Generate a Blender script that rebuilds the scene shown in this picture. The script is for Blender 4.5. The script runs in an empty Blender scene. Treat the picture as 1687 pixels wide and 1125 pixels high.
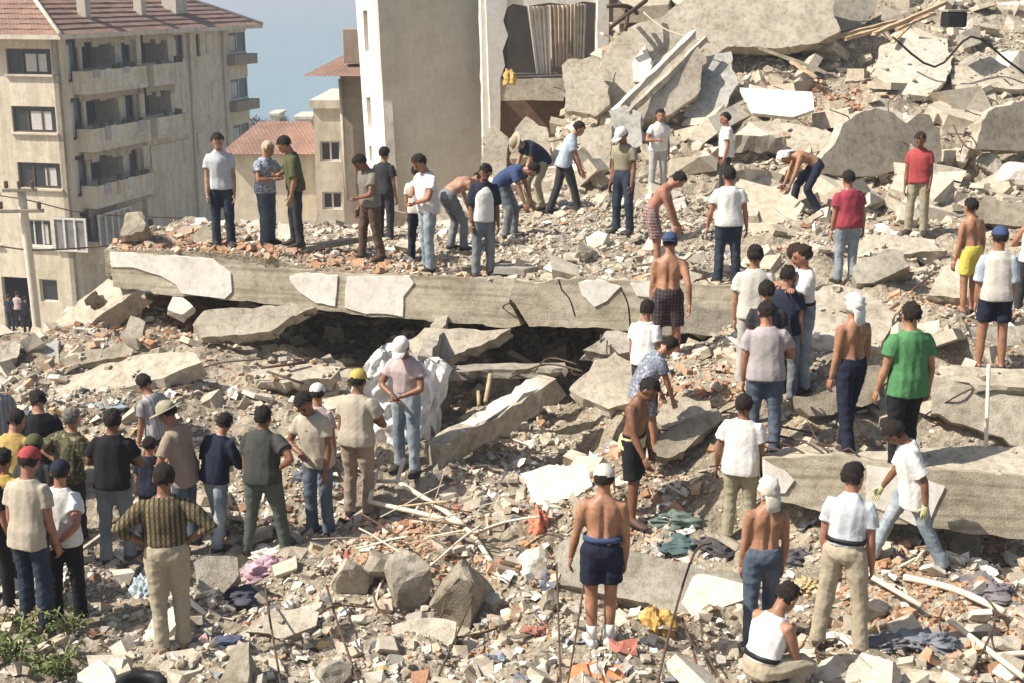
import bpy, bmesh, math, random, time
import numpy as np
from mathutils import Vector, Matrix, geometry
from mathutils.bvhtree import BVHTree
T0 = time.time()
random.seed(7); RNG = np.random.default_rng(7)
scene = bpy.context.scene
col = scene.collection

# ---------------------------------------------------------------- camera
FPX = 2200.0; PITCH = math.atan(572.5 / FPX); CZ = 17.0
cP, sP = math.cos(PITCH), math.sin(PITCH)
HAZE = 0.0011
CAM = Vector((0, 0, CZ))
cam = bpy.data.cameras.new('camera'); camo = bpy.data.objects.new('camera', cam); col.objects.link(camo)
camo.location = CAM; camo.rotation_euler = (math.pi / 2 - PITCH, 0, 0)
cam.sensor_width = 36.0; cam.lens = FPX / 1687.0 * 36.0
cam.clip_start = 0.1; cam.clip_end = 60000
scene.camera = camo

# ---------------------------------------------------------------- sky, sun, exposure
SUN_EL = math.radians(48); SUN_DIR = (-0.96, -0.27)          # where the sun stands: left, a little behind the camera
SUN_AZ = math.atan2(SUN_DIR[0], SUN_DIR[1])
world = bpy.data.worlds.new('World'); scene.world = world; world.use_nodes = True
wn = world.node_tree; wn.nodes.clear()
sky = wn.nodes.new('ShaderNodeTexSky'); sky.sky_type = 'NISHITA'; sky.sun_disc = False
sky.sun_elevation = SUN_EL; sky.sun_rotation = SUN_AZ; sky.dust_density = 3.0; sky.air_density = 1.2; sky.ozone_density = 1.0
bg = wn.nodes.new('ShaderNodeBackground'); bg.inputs[1].default_value = 0.085
wo = wn.nodes.new('ShaderNodeOutputWorld')
wn.links.new(sky.outputs[0], bg.inputs[0]); wn.links.new(bg.outputs[0], wo.inputs[0])
sl = bpy.data.lights.new('sun', 'SUN'); sl.energy = 5.0; sl.angle = math.radians(0.53); sl.color = (1.0, 0.935, 0.845)
so = bpy.data.objects.new('sun', sl); col.objects.link(so)
hx, hy = SUN_DIR; hl = math.hypot(hx, hy)
sv = Vector((hx / hl * math.cos(SUN_EL), hy / hl * math.cos(SUN_EL), math.sin(SUN_EL)))
so.rotation_euler = sv.to_track_quat('Z', 'Y').to_euler(); so.location = (-20, -10, 40)
scene.view_settings.view_transform = 'Standard'; scene.view_settings.look = 'None'
scene.view_settings.exposure = 0.48; scene.view_settings.gamma = 1.0
scene.view_settings.use_curve_mapping = False
scene.render.engine = 'CYCLES'
scene.cycles.use_denoising = True
scene.cycles.max_bounces = 4; scene.cycles.diffuse_bounces = 3; scene.cycles.glossy_bounces = 2
scene.cycles.transparent_max_bounces = 6; scene.cycles.caustics_reflective = False; scene.cycles.caustics_refractive = False

# ---------------------------------------------------------------- helpers
def ray(u, v):
    x = (u - 843.5) / FPX; y = -(v - 562.5) / FPX
    return Vector((x, cP + y * sP, -sP + y * cP))
def at(u, v, Y):
    d = ray(u, v); return CAM + d * (Y / d.y)
def proj(p):
    q = Vector(p) - CAM
    fz = q.y * cP - q.z * sP; yy = q.y * sP + q.z * cP
    return (843.5 + FPX * q.x / fz, 562.5 - FPX * yy / fz, fz)

def link(name, me, mat=None, parent=None, loc=None, smooth=False):
    o = bpy.data.objects.new(name, me); col.objects.link(o)
    if mat is not None: me.materials.append(mat)
    if loc is not None: o.location = loc
    if parent is not None: o.parent = parent
    if smooth: me.polygons.foreach_set('use_smooth', [True] * len(me.polygons))
    return o
def mesh_pd(verts, faces, name='mesh'):
    me = bpy.data.meshes.new(name); me.from_pydata([tuple(v) for v in verts], [], faces); me.update(); return me
def obj_w(name, verts, faces, mat, parent=None, smooth=False, origin=None):
    """object from world-space verts; origin at base centre; child verts are given in world space too"""
    V = np.array([tuple(v) for v in verts], dtype=float)
    if origin is None:
        origin = Vector(((V[:, 0].min() + V[:, 0].max()) / 2, (V[:, 1].min() + V[:, 1].max()) / 2, V[:, 2].min()))
    V -= np.array(origin)
    o = link(name, mesh_pd(V, faces, name), mat, None, origin, smooth)
    if parent is not None:
        o.parent = parent; o.location = Vector(origin) - wloc(parent)
    return o
def wloc(o):
    p = Vector(o.location)
    while o.parent is not None:
        o = o.parent; p += Vector(o.location)
    return p
def tag(o, label=None, cat=None, group=None, kind=None):
    if label: o['label'] = label
    if cat: o['category'] = cat
    if group: o['group'] = group
    if kind: o['kind'] = kind
    return o
def empty(name, loc, label, cat, group=None):
    o = bpy.data.objects.new(name, None); col.objects.link(o); o.location = loc; o.empty_display_size = 0.2
    return tag(o, label, cat, group)

# ---------------------------------------------------------------- materials
MATS = {}
def newmat(name):
    m = bpy.data.materials.new(name); m.use_nodes = True
    nt = m.node_tree; b = nt.nodes['Principled BSDF']
    return m, nt, b
def nd(nt, t, **kw):
    n = nt.nodes.new(t)
    for k, v in kw.items(): setattr(n, k, v)
    return n
def ramp(nt, fac, stops):
    r = nd(nt, 'ShaderNodeValToRGB'); e = r.color_ramp.elements
    while len(e) < len(stops): e.new(0.5)
    for i, (p, c) in enumerate(stops):
        e[i].position = p; e[i].color = (c[0], c[1], c[2], 1)
    nt.links.new(fac, r.inputs[0]); return r.outputs[0]
def noise(nt, vec, scale, detail=5, rough=0.6):
    n = nd(nt, 'ShaderNodeTexNoise'); n.inputs['Scale'].default_value = scale
    n.inputs['Detail'].default_value = detail; n.inputs['Roughness'].default_value = rough
    if vec is not None: nt.links.new(vec, n.inputs['Vector'])
    return n.outputs['Fac']
def mixc(nt, fac, a, b, mode='MIX'):
    m = nd(nt, 'ShaderNodeMix', data_type='RGBA', blend_type=mode)
    if isinstance(fac, (int, float)): m.inputs[0].default_value = fac
    else: nt.links.new(fac, m.inputs[0])
    for i, x in ((6, a), (7, b)):
        if isinstance(x, tuple): m.inputs[i].default_value = (x[0], x[1], x[2], 1)
        else: nt.links.new(x, m.inputs[i])
    return m.outputs[2]
def bump(nt, b, h, strength=0.4, dist=0.02):
    n = nd(nt, 'ShaderNodeBump'); n.inputs['Strength'].default_value = strength; n.inputs['Distance'].default_value = dist
    nt.links.new(h, n.inputs['Height']); nt.links.new(n.outputs[0], b.inputs['Normal'])
def vecs(nt, rnd=True):
    tc = nd(nt, 'ShaderNodeTexCoord')
    if not rnd: return tc.outputs['Object']
    oi = nd(nt, 'ShaderNodeObjectInfo'); mu = nd(nt, 'ShaderNodeVectorMath', operation='SCALE')
    cx = nd(nt, 'ShaderNodeCombineXYZ')
    for i in range(3): nt.links.new(oi.outputs['Random'], cx.inputs[i])
    nt.links.new(cx.outputs[0], mu.inputs[0]); mu.inputs['Scale'].default_value = 37.0
    ad = nd(nt, 'ShaderNodeVectorMath', operation='ADD')
    nt.links.new(tc.outputs['Object'], ad.inputs[0]); nt.links.new(mu.outputs[0], ad.inputs[1])
    return ad.outputs[0]

def concrete(name, base, dark, light, sc=1.0, bstr=0.5, boards=False, mott=0.75, streak=0.0):
    if name in MATS: return MATS[name]
    m, nt, b = newmat(name); v = vecs(nt)
    n1 = noise(nt, v, 1.6 * sc, 6, 0.62); n2 = noise(nt, v, 9 * sc, 6, 0.7); n3 = noise(nt, v, 60 * sc, 3, 0.6)
    c = ramp(nt, n1, [(0.32, dark), (0.5, base), (0.68, light)])
    c2 = ramp(nt, n2, [(0.36, (0.60, 0.57, 0.52)), (0.52, (1, 1, 1)), (0.7, (1.14, 1.13, 1.1))])
    c = mixc(nt, mott, c, c2, 'MULTIPLY')
    c3 = ramp(nt, n3, [(0.34, (0.62, 0.6, 0.57)), (0.5, (1, 1, 1))])
    c = mixc(nt, mott * 0.8, c, c3, 'MULTIPLY')
    if streak:
        mp0 = nd(nt, 'ShaderNodeMapping'); mp0.inputs['Scale'].default_value = (2.2, 2.2, 0.22); nt.links.new(v, mp0.inputs[0])
        c = mixc(nt, streak, c, ramp(nt, noise(nt, mp0.outputs[0], 1.0, 4, 0.65), [(0.38, (0.72, 0.68, 0.62)), (0.56, (1.04, 1.03, 1.02))]), 'MULTIPLY')
    h = nd(nt, 'ShaderNodeMath', operation='ADD')
    nt.links.new(n2, h.inputs[0]); nt.links.new(n3, h.inputs[1]); hh = h.outputs[0]
    if boards:
        mp = nd(nt, 'ShaderNodeMapping'); mp.inputs['Scale'].default_value = (0.4, 0.4, 9); nt.links.new(v, mp.inputs[0])
        w = noise(nt, mp.outputs[0], 1.5, 3, 0.5)
        c = mixc(nt, 0.75, c, ramp(nt, w, [(0.36, (0.60, 0.57, 0.52)), (0.5, (0.95, 0.95, 0.94)), (0.62, (1.10, 1.09, 1.07))]), 'MULTIPLY')
    nt.links.new(c, b.inputs['Base Color']); b.inputs['Roughness'].default_value = 0.92
    b.inputs['Specular IOR Level'].default_value = 0.15
    bump(nt, b, hh, bstr, 0.03)
    MATS[name] = m; return m
M_conc = concrete('concrete_beige', (0.49, 0.435, 0.345), (0.38, 0.33, 0.255), (0.58, 0.525, 0.425))
M_board = concrete('concrete_boarded', (0.48, 0.425, 0.325), (0.36, 0.31, 0.225), (0.56, 0.505, 0.395), boards=True, bstr=0.4, mott=0.6)
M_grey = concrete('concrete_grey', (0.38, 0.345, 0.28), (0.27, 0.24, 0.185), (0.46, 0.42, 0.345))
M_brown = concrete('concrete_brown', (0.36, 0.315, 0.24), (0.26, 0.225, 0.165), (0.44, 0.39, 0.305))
M_blue = concrete('concrete_bluegrey', (0.43, 0.425, 0.38), (0.34, 0.33, 0.29), (0.50, 0.49, 0.45))
M_plaster = concrete('plaster_white', (0.64, 0.60, 0.51), (0.54, 0.49, 0.40), (0.69, 0.65, 0.57), bstr=0.3, mott=0.55)
M_wallgrey = concrete('wall_grey', (0.58, 0.54, 0.455), (0.52, 0.48, 0.40), (0.62, 0.58, 0.49), bstr=0.2, mott=0.22, streak=0.15)
M_white = concrete('wall_white', (0.80, 0.77, 0.70), (0.70, 0.66, 0.57), (0.84, 0.82, 0.77), bstr=0.2, mott=0.25, streak=0.35)

def plain(name, c, rough=0.8, var=0.18, sc=6, bstr=0.15, metal=0.0, spec=0.2):
    if name in MATS: return MATS[name]
    m, nt, b = newmat(name); v = vecs(nt)
    n = noise(nt, v, sc, 5, 0.6)
    lo = tuple(x * (1 - var) for x in c); hi = tuple(min(1, x * (1 + var)) for x in c)
    nt.links.new(ramp(nt, n, [(0.3, lo), (0.7, hi)]), b.inputs['Base Color'])
    b.inputs['Roughness'].default_value = rough; b.inputs['Metallic'].default_value = metal
    b.inputs['Specular IOR Level'].default_value = spec
    if bstr: bump(nt, b, noise(nt, v, sc * 5, 4, 0.6), bstr, 0.02)
    MATS[name] = m; return m
M_dark = plain('dark_void', (0.012, 0.011, 0.010), 0.95, bstr=0)
M_rebar = plain('rusty_steel', (0.10, 0.065, 0.045), 0.7, 0.4, 12)
M_pipe = plain('white_pipe', (0.68, 0.60, 0.47), 0.6, 0.12, 5)
M_wood = plain('pale_timber', (0.46, 0.34, 0.21), 0.8, 0.25, 8)
M_glass = plain('dark_glass', (0.035, 0.04, 0.042), 0.15, 0.3, 1.0, 0, spec=0.5)
M_black = plain('black_plastic', (0.02, 0.02, 0.02), 0.5)

# ---------------------------------------------------------------- the land and the sea (far)
def sheet(name, pts, mat, kind='structure'):
    o = obj_w(name, pts, [tuple(range(len(pts)))], mat, origin=(0, 0, 0)); return tag(o, kind=kind)
m, nt, b = newmat('sea_water')
v = vecs(nt, False)
mp = nd(nt, 'ShaderNodeMapping'); mp.inputs['Scale'].default_value = (0.25, 1, 1); nt.links.new(v, mp.inputs[0])
b.inputs['Base Color'].default_value = (0.21, 0.315, 0.36, 1); b.inputs['Roughness'].default_value = 0.32
b.inputs['IOR'].default_value = 1.33
n = noise(nt, mp.outputs[0], 0.22, 6, 0.65); bump(nt, b, n, 0.9, 1.2); M_sea = m
sea = sheet('sea', [(-30000, 235, -8.0), (30000, 235, -8.0), (30000, 45000, -8.0), (-30000, 45000, -8.0)], M_sea)
M_street = plain('street_dust', (0.30, 0.26, 0.20), 0.9, 0.25, 0.6)
land_v = []; land_f = []
ys = [-30, 8, 20, 40, 70, 120, 180, 226, 236, 244]; zs = [4, 4, 0, 0, 0, -2.0, -5, -6.9, -7.3, -9]
for yy, zz in zip(ys, zs): land_v += [(-3000, yy, zz), (3000, yy, zz)]
for i in range(len(ys) - 1): land_f.append((2 * i, 2 * i + 1, 2 * i + 3, 2 * i + 2))
land = obj_w('ground', land_v, land_f, M_street, origin=(0, 0, 0)); tag(land, kind='structure')

# ---------------------------------------------------------------- rubble heightfields
def W(X, Y, Z): return (X, Y, Z + CZ)
def A(u, v, Y): return tuple(at(u, v, Y))
feet = [(620,427,21.1),(1028,383,21.5),(1508,385,22.4),(1605,520,18.6),(1628,612,15.4),(1098,607,16.4),(1040,858,14.2),(1255,745,14.3),
 (1322,640,15.2),(1398,740,14.0),(1215,890,13.9),(1485,930,12.75),(1245,1060,11.7),(1380,1075,11.0),(988,1060,11.2),
 (670,775,15.4),(530,880,14.1),(585,850,14.6),(440,910,14.2),(310,900,14.2),(290,1070,11.1),(195,925,13.6),(60,1030,11.8),(120,1018,12.5)]
LA = [A(*f) for f in feet[3:]]
LA += [A(u, 1125, 10.3) for u in (-200, 100, 420, 843, 1260, 1687, 1900)] + [A(u, 1300, 8.7) for u in (-100, 500, 1100, 1800)]
LA += [A(100,720,16.0),A(-80,760,15.6),A(250,700,16.2),A(420,700,16.2),A(100,640,17.2),A(450,640,17.3),A(600,700,16.3),A(100,580,18.8),A(400,600,18.3),
 A(30,556,19.5),A(600,600,18.5),A(330,565,19.6),A(180,545,20.0),A(250,548,19.6),A(-60,560,19.5),
 A(700,720,16.1),A(850,745,15.9),W(-.7,17.4,-5.9),W(-.6,19.3,-6.3),W(.5,17.4,-5.95),W(1.2,17.6,-5.8),W(.7,19.2,-6.1),W(-2.0,19.4,-5.8),W(-3.2,20.2,-5.5),W(-1,21,-6.0),W(-4,21.5,-5.6),W(-5.5,21.2,-4.75),W(-6.4,21.4,-4.9),W(-7.3,21.3,-5.2),W(1.5,20,-5.9),W(2.6,19,-5.3),W(-2.5,22.5,-5.4),W(0.5,22.5,-5.3),
 A(1015,760,15.0),W(1.1,16.3,-6.05),W(.6,15.9,-6.0),A(1050,575,17.3),A(1150,680,15.3),A(1100,760,14.9),A(930,800,14.7),A(750,850,14.4),A(690,888,13.3),A(690,1012,12.15),
 A(1420,470,19.2),A(1500,500,17.6),A(1560,560,16.3),A(1440,560,16.2),A(1640,640,15.1),A(1760,560,17),A(1700,480,19.2),A(1300,500,18.8),
 A(1600,734,14.7),A(1400,742,14.1),A(1740,734,14.7),W(4.6,13.75,-6.05),W(5.7,13.75,-6.1),W(6.6,13.7,-6.1),A(1600,935,12.75),A(1720,935,12.7),A(1400,890,13.1),A(1300,850,13.6),
 A(1310,350,23.5),A(1508,385,22.4),A(1660,385,22.3),A(1400,300,25.5),A(1600,300,25.5),A(1150,318,25.5),A(900,345,24.6),A(750,372,24.8),A(600,385,25.0),A(450,395,24.4),A(1250,420,20.6),A(1400,430,20.8),
 A(860,300,27),A(965,130,32.5),A(1000,215,29),A(1200,215,28),A(1400,180,28.5),A(1600,180,28.5),A(1750,180,28.5),A(1100,115,31),A(1300,110,31),A(1500,90,31),A(1700,110,30.5),A(1150,-25,34.5),A(1400,-40,34.5),A(1650,-40,34.5),A(1040,0,33.5),
 W(3,40,-1),W(12,40,-1),W(16,30,-2.5),W(16,20,-4.2),W(16,12,-5.8),W(-8,24,-8),W(-4.5,27.5,-6.5),W(-2,30.5,-6.5),W(-9,28,-12),W(0.4,33,-5.2),W(-12,20,-7.2),W(-12,14,-6.2),W(-12,26,-11),W(-4,34,-11),W(0,39,-9)]
UA = [A(250,400,20.6),A(370,405,20.2),A(487,405,20.5),A(620,427,20.4),A(705,447,19.5),A(795,455,19.6),A(180,412,20.0),A(500,440,19.65),A(850,462,18.9),A(1000,464,18.6),A(1215,470,18.5),
 A(1028,383,21.6),A(1195,467,19.2),A(930,395,20.9),A(940,440,19.5),A(880,400,21.2),A(1100,420,20.4),A(860,345,23.6),A(930,355,23.2),A(700,378,23.6),A(560,392,23.0),A(420,392,22.6),A(300,388,22.0),
 A(1120,350,23.2),A(1280,420,20.6),A(1000,330,24.4),A(740,360,24.6),A(600,385,24.6)]
def rbf(pts, lam=0.02):
    P = np.array(pts); X = P[:, :2]; n = len(P)
    d = np.linalg.norm(X[:, None] - X[None], axis=2)
    K = d + np.eye(n) * -lam * 3
    Q = np.hstack([np.ones((n, 1)), X]); M = np.zeros((n + 3, n + 3))
    M[:n, :n] = K; M[:n, n:] = Q; M[n:, :n] = Q.T
    w = np.linalg.solve(M, np.concatenate([P[:, 2], np.zeros(3)]))
    def fn(x, y):
        q = np.stack([np.ravel(x), np.ravel(y)], 1); out = np.zeros(len(q))
        for i in range(0, len(q), 20000):
            s = q[i:i + 20000]; dd = np.linalg.norm(s[:, None] - X[None], axis=2)
            out[i:i + 20000] = dd @ w[:n] + w[n] + s @ w[n + 1:]
        return out.reshape(np.shape(x))
    return fn
Lf = rbf(LA, 0.10); Uf = rbf(UA, 0.05)
# value noise, several octaves, in numpy
_perm = RNG.random((256, 256))
def vnoise(x, y):
    xi = np.floor(x).astype(int); yi = np.floor(y).astype(int); fx = x - xi; fy = y - yi
    fx = fx * fx * (3 - 2 * fx); fy = fy * fy * (3 - 2 * fy)
    g = lambda a, b_: _perm[a % 256, b_ % 256]
    return (g(xi, yi) * (1 - fx) + g(xi + 1, yi) * fx) * (1 - fy) + (g(xi, yi + 1) * (1 - fx) + g(xi + 1, yi + 1) * fx) * fy - 0.5
def relief(x, y):
    return 0.26 * vnoise(x * 0.9, y * 0.9) + 0.19 * vnoise(x * 2.3 + 9, y * 2.3) + 0.13 * vnoise(x * 5.1, y * 5.1 + 4) + 0.07 * vnoise(x * 11, y * 11)
def make_grid(fn, xs, ys_, amp=1.0):
    gx, gy = np.meshgrid(xs, ys_); gz = fn(gx, gy) + relief(gx, gy) * amp
    n, mm = gx.shape
    V = np.stack([gx.ravel(), gy.ravel(), gz.ravel()], 1)
    i = np.arange(n - 1)[:, None] * mm + np.arange(mm - 1)[None]
    F = np.stack([i, i + 1, i + 1 + mm, i + mm], -1).reshape(-1, 4)
    return V, F, gz
def mesh_np(name, V, F):
    me = bpy.data.meshes.new(name); me.vertices.add(len(V)); me.vertices.foreach_set('co', np.asarray(V, dtype=np.float32).ravel())
    k = F.shape[1]; me.loops.add(F.size); me.loops.foreach_set('vertex_index', F.ravel().astype(np.int32))
    me.polygons.add(len(F)); me.polygons.foreach_set('loop_start', np.arange(0, F.size, k, dtype=np.int32))
    me.update(calc_edges=True); me.validate(); me.shade_flat(); return me
m, nt, b = newmat('rubble_soil'); v = vecs(nt, False)
n1 = noise(nt, v, 0.8, 4, 0.6); n2 = noise(nt, v, 14, 6, 0.7); n3 = noise(nt, v, 4, 5, 0.7)
c = ramp(nt, n1, [(0.35, (0.35, 0.30, 0.225)), (0.55, (0.46, 0.405, 0.315)), (0.7, (0.42, 0.345, 0.255))])
c = mixc(nt, 0.8, c, ramp(nt, n2, [(0.35, (0.45, 0.42, 0.38)), (0.52, (1, 1, 1)), (0.66, (1.3, 1.27, 1.2))]), 'MULTIPLY')
c = mixc(nt, 0.5, c, ramp(nt, n3, [(0.4, (0.7, 0.66, 0.6)), (0.6, (1.1, 1.1, 1.1))]), 'MULTIPLY')
nt.links.new(c, b.inputs['Base Color']); b.inputs['Roughness'].default_value = 0.95; b.inputs['Specular IOR Level'].default_value = 0.1
bump(nt, b, n2, 1.0, 0.06); M_soil = m
xsL = np.arange(-13, 15.01, 0.08); ysL = np.concatenate([np.arange(8.2, 20, 0.065), np.arange(20, 38, 0.11)])
V, F, gz = make_grid(Lf, xsL, ysL); bvhL = BVHTree.FromPolygons(V.tolist(), F.tolist())
rubble_ground = link('rubble_ground', mesh_np('rubble_ground', V, F), M_soil, smooth=False); tag(rubble_ground, kind='structure')
V1, V2 = V, F
def surfL(x, y): return Lf(x, y) + relief(x, y)
# the slab that fell on edge: its covered upper side, from the long beam backwards
def yb(X): return np.interp(X, [-6.4, -3.0, 0.0, 3.6], [20.05, 19.55, 18.75, 18.45])
nx = 130; ny = 74; gx = np.linspace(-6.25, 3.5, nx)
GX = np.repeat(gx[None], ny, 0); t = np.linspace(0, 1, ny)[:, None]
GY = yb(GX) + 0.12 + t * (25.2 - yb(GX)); edge = np.clip((GX + 6.25) / 0.5, 0, 1)
GZ = Uf(GX, GY) + relief(GX, GY) * 0.55 * np.clip(t * 12, 0.12, 1) - 0.02
Vt = np.stack([GX.ravel(), GY.ravel(), GZ.ravel()], 1); N = len(Vt)
Vb = Vt.copy(); Vb[:, 2] = Uf(GX, GY).ravel() - 0.42
i = np.arange(ny - 1)[:, None] * nx + np.arange(nx - 1)[None]
Ft = np.stack([i, i + 1, i + 1 + nx, i + nx], -1).reshape(-1, 4); Fb = Ft[:, ::-1] + N
r0 = np.arange(nx - 1); Fs = [np.stack([r0 + N, r0 + 1 + N, r0 + 1, r0], 1)]
c0 = np.arange(ny - 1) * nx; Fs.append(np.stack([c0, c0 + nx, c0 + nx + N, c0 + N], 1)); c1 = c0 + nx - 1; Fs.append(np.stack([c1 + N, c1 + nx + N, c1 + nx, c1], 1))
FU = np.vstack([Ft, Fb] + Fs); VU = np.vstack([Vt, Vb])
bvhU = BVHTree.FromPolygons(VU.tolist(), FU.tolist())
rubble_deck = link('rubble_covered_slab', mesh_np('rubble_covered_slab', VU, FU), M_soil); tag(rubble_deck, kind='structure')
def hit(u, v, which='LU'):
    d = ray(u, v); best = None
    for k, bv in (('L', bvhL), ('U', bvhU)):
        if k in which:
            r = bv.ray_cast(CAM, d)
            if r[0] is not None and (best is None or r[3] < best[3]): best = r
    return best[0] if best else None
def ztop(x, y):
    z = -99
    for bv in (bvhL, bvhU):
        r = bv.ray_cast(Vector((x, y, 60)), Vector((0, 0, -1)))
        if r[0] is not None: z = max(z, r[0].z)
    return z
# ---------------------------------------------------------------- broken slabs and beams
SLABTOPS = []          # (polygon2d, origin, ex, ey, n) for dust and crumbs lying on them
def plane_pt(u, v, p0, n):
    d = ray(u, v); return CAM + d * ((p0 - CAM).dot(n) / d.dot(n))
def basis(n):
    ex = Vector((0, 0, 1)).cross(n)
    if ex.length < 1e-3: ex = Vector((1, 0, 0))
    ex.normalize(); return ex, n.cross(ex).normalized()
def prism(P2, holes, o, ex, ey, n, th, rough, seg, rings=3):
    rnd = random.Random(int(abs(o.x * 991 + o.y * 77 + o.z * 13)) + len(P2))
    def split(poly):
        out = []
        for i in range(len(poly)):
            a, b_ = poly[i], poly[(i + 1) % len(poly)]; L = math.hypot(b_[0] - a[0], b_[1] - a[1]); k = max(1, min(40, int(L / seg)))
            nx_, ny_ = -(b_[1] - a[1]) / (L + 1e-6), (b_[0] - a[0]) / (L + 1e-6); w = rnd.gauss(0, rough * .3); f = 0.0
            steps = []
            for j in range(k): steps.append(f); f += rnd.uniform(.35, 1.65)
            for st_ in steps:
                g = st_ / f; w = w * .72 + rnd.gauss(0, rough * .75); e = math.sin(math.pi * g) ** .5 if st_ else 0.15
                if rnd.random() < .10: w -= rough * rnd.choice((1.6, -1.2))
                out.append((a[0] + (b_[0] - a[0]) * g + nx_ * w * e + rnd.gauss(0, rough * .15), a[1] + (b_[1] - a[1]) * g + ny_ * w * e + rnd.gauss(0, rough * .15)))
        return out
    loops = [split(P2)] + [split(h) if rough > 0 else h for h in holes]
    verts = []; faces = []; off = 0; ringidx = []
    tri = geometry.tessellate_polygon([[Vector((p[0], p[1], 0)) for p in lp] for lp in loops])
    flat = [p for lp in loops for p in lp]; NF = len(flat)
    ringz = [0] + [-(k + rnd.uniform(-.2, .2)) / (rings - 1) * th if 0 < k < rings - 1 else -th for k in range(1, rings)]
    cen = (sum(p[0] for p in loops[0]) / len(loops[0]), sum(p[1] for p in loops[0]) / len(loops[0]))
    for k, z in enumerate(ringz):
        for p in flat:
            j = rough * (0 if k == 0 else 1.0)
            x, y = p[0] + rnd.gauss(0, j), p[1] + rnd.gauss(0, j)
            verts.append(o + ex * x + ey * y + n * z)
    def orient(t):
        a, b_, c_ = (flat[i] for i in t)
        return t if (b_[0]-a[0])*(c_[1]-a[1]) - (b_[1]-a[1])*(c_[0]-a[0]) > 0 else (t[0], t[2], t[1])
    for t in tri:
        t = orient(tuple(t)); faces.append(t); faces.append(tuple(i + NF * (rings - 1) for i in (t[0], t[2], t[1])))
    s = 0
    for li, lp in enumerate(loops):
        area = sum(lp[i][0] * lp[(i+1) % len(lp)][1] - lp[(i+1) % len(lp)][0] * lp[i][1] for i in range(len(lp)))
        ccw = (area > 0) == (li == 0)
        for i in range(len(lp)):
            a, b_ = s + i, s + (i + 1) % len(lp)
            for k in range(rings - 1):
                q = (a + k * NF, a + (k + 1) * NF, b_ + (k + 1) * NF, b_ + k * NF)
                faces.append(q if ccw else q[::-1])
        s += len(lp)
    return verts, faces
def slab(name, label, poly, anchor, n, th, mat=None, cat='slab', rough=0.024, seg=0.10, holes=(), parent=None, proud=0.0, dirty=0.0, group=None, stubs=None):
    if stubs is None: stubs = 0 if (parent is not None or mat is M_plaster or th < .1) else (3 if len(poly) < 7 else 5)
    n = Vector(n).normalized(); p0 = at(*anchor) + n * proud
    ex, ey = basis(n)
    W3 = [plane_pt(u, v, p0, n) for u, v in poly]; o = sum(W3, Vector()) / len(W3)
    to2 = lambda q: ((q - o).dot(ex), (q - o).dot(ey))
    P2 = [to2(q) for q in W3]; H2 = [[to2(plane_pt(u, v, p0, n)) for u, v in h] for h in holes]
    V, F = prism(P2, H2, o, ex, ey, n, th, rough, seg)
    ob = obj_w(name, V, F, mat or M_conc, parent)
    if parent is None: tag(ob, label, cat, group)
    elif label: ob['label'] = label
    if dirty: SLABTOPS.append((P2, o, ex, ey, n, dirty))
    if stubs:
        rn = random.Random(len(poly) * 31 + int(poly[0][0])); e3 = [o + ex * p[0] + ey * p[1] for p in P2]
        for _ in range(stubs):
            i = rn.randrange(len(e3)); p = e3[i].lerp(e3[(i + 1) % len(e3)], rn.random()) - n * th * rn.uniform(.25, .75); d = (p - o).normalized()
            L = rn.uniform(.18, .5); q1 = p + d * L * .5 + Vector((rn.gauss(0, .05), rn.gauss(0, .05), rn.gauss(0, .05))); q2 = q1 + (d + Vector((rn.gauss(0, .5), rn.gauss(0, .5), rn.gauss(-.2, .4)))) * L * .5
            tube('rebar_stub', None, [p - d * .08, p, q1, q2], .011, M_rebar, None, 5, parent=ob)
    return ob
M_plasterb = concrete('plaster_bright', (0.78, 0.745, 0.66), (0.70, 0.655, 0.56), (0.82, 0.79, 0.72), bstr=0.2, mott=0.4)
def patch(parent, poly, anchor, n, mat=None, th=0.03, proud=0.022):
    return slab('plaster_patch', None, poly, anchor, n, th, mat or M_plasterb, rough=0.008, seg=0.10, parent=parent, proud=proud)
def bar(name, label, p0, p1, w, h, mat, cat='beam', rough=0.012, parent=None, up=(0, 0, 1), segs=10, taper=1.0):
    p0, p1 = Vector(p0), Vector(p1); t = (p1 - p0).normalized(); r = t.cross(Vector(up)).normalized(); u = r.cross(t)
    rnd = random.Random(int(abs(p0.x * 517 + p1.y * 91))); V = []; F = []
    for i in range(segs + 1):
        f = i / segs; c_ = p0.lerp(p1, f); k = 1 + (taper - 1) * f; e = 3 if i in (0, segs) else 1
        for a, b_ in ((-1, -1), (1, -1), (1, 1), (-1, 1)):
            V.append(c_ + r * (a * w / 2 * k + rnd.gauss(0, rough)) + u * (b_ * h / 2 * k + rnd.gauss(0, rough)) + t * (rnd.gauss(0, rough * e) if e == 3 else 0))
    for i in range(segs):
        for j in range(4):
            a = i * 4 + j; b_ = i * 4 + (j + 1) % 4; F.append((a, b_, b_ + 4, a + 4))
    F.append((3, 2, 1, 0)); F.append(tuple(len(V) - 4 + k for k in range(4)))
    o = obj_w(name, V, F, mat, parent)
    if parent is None: tag(o, label, cat)
    return o
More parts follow.
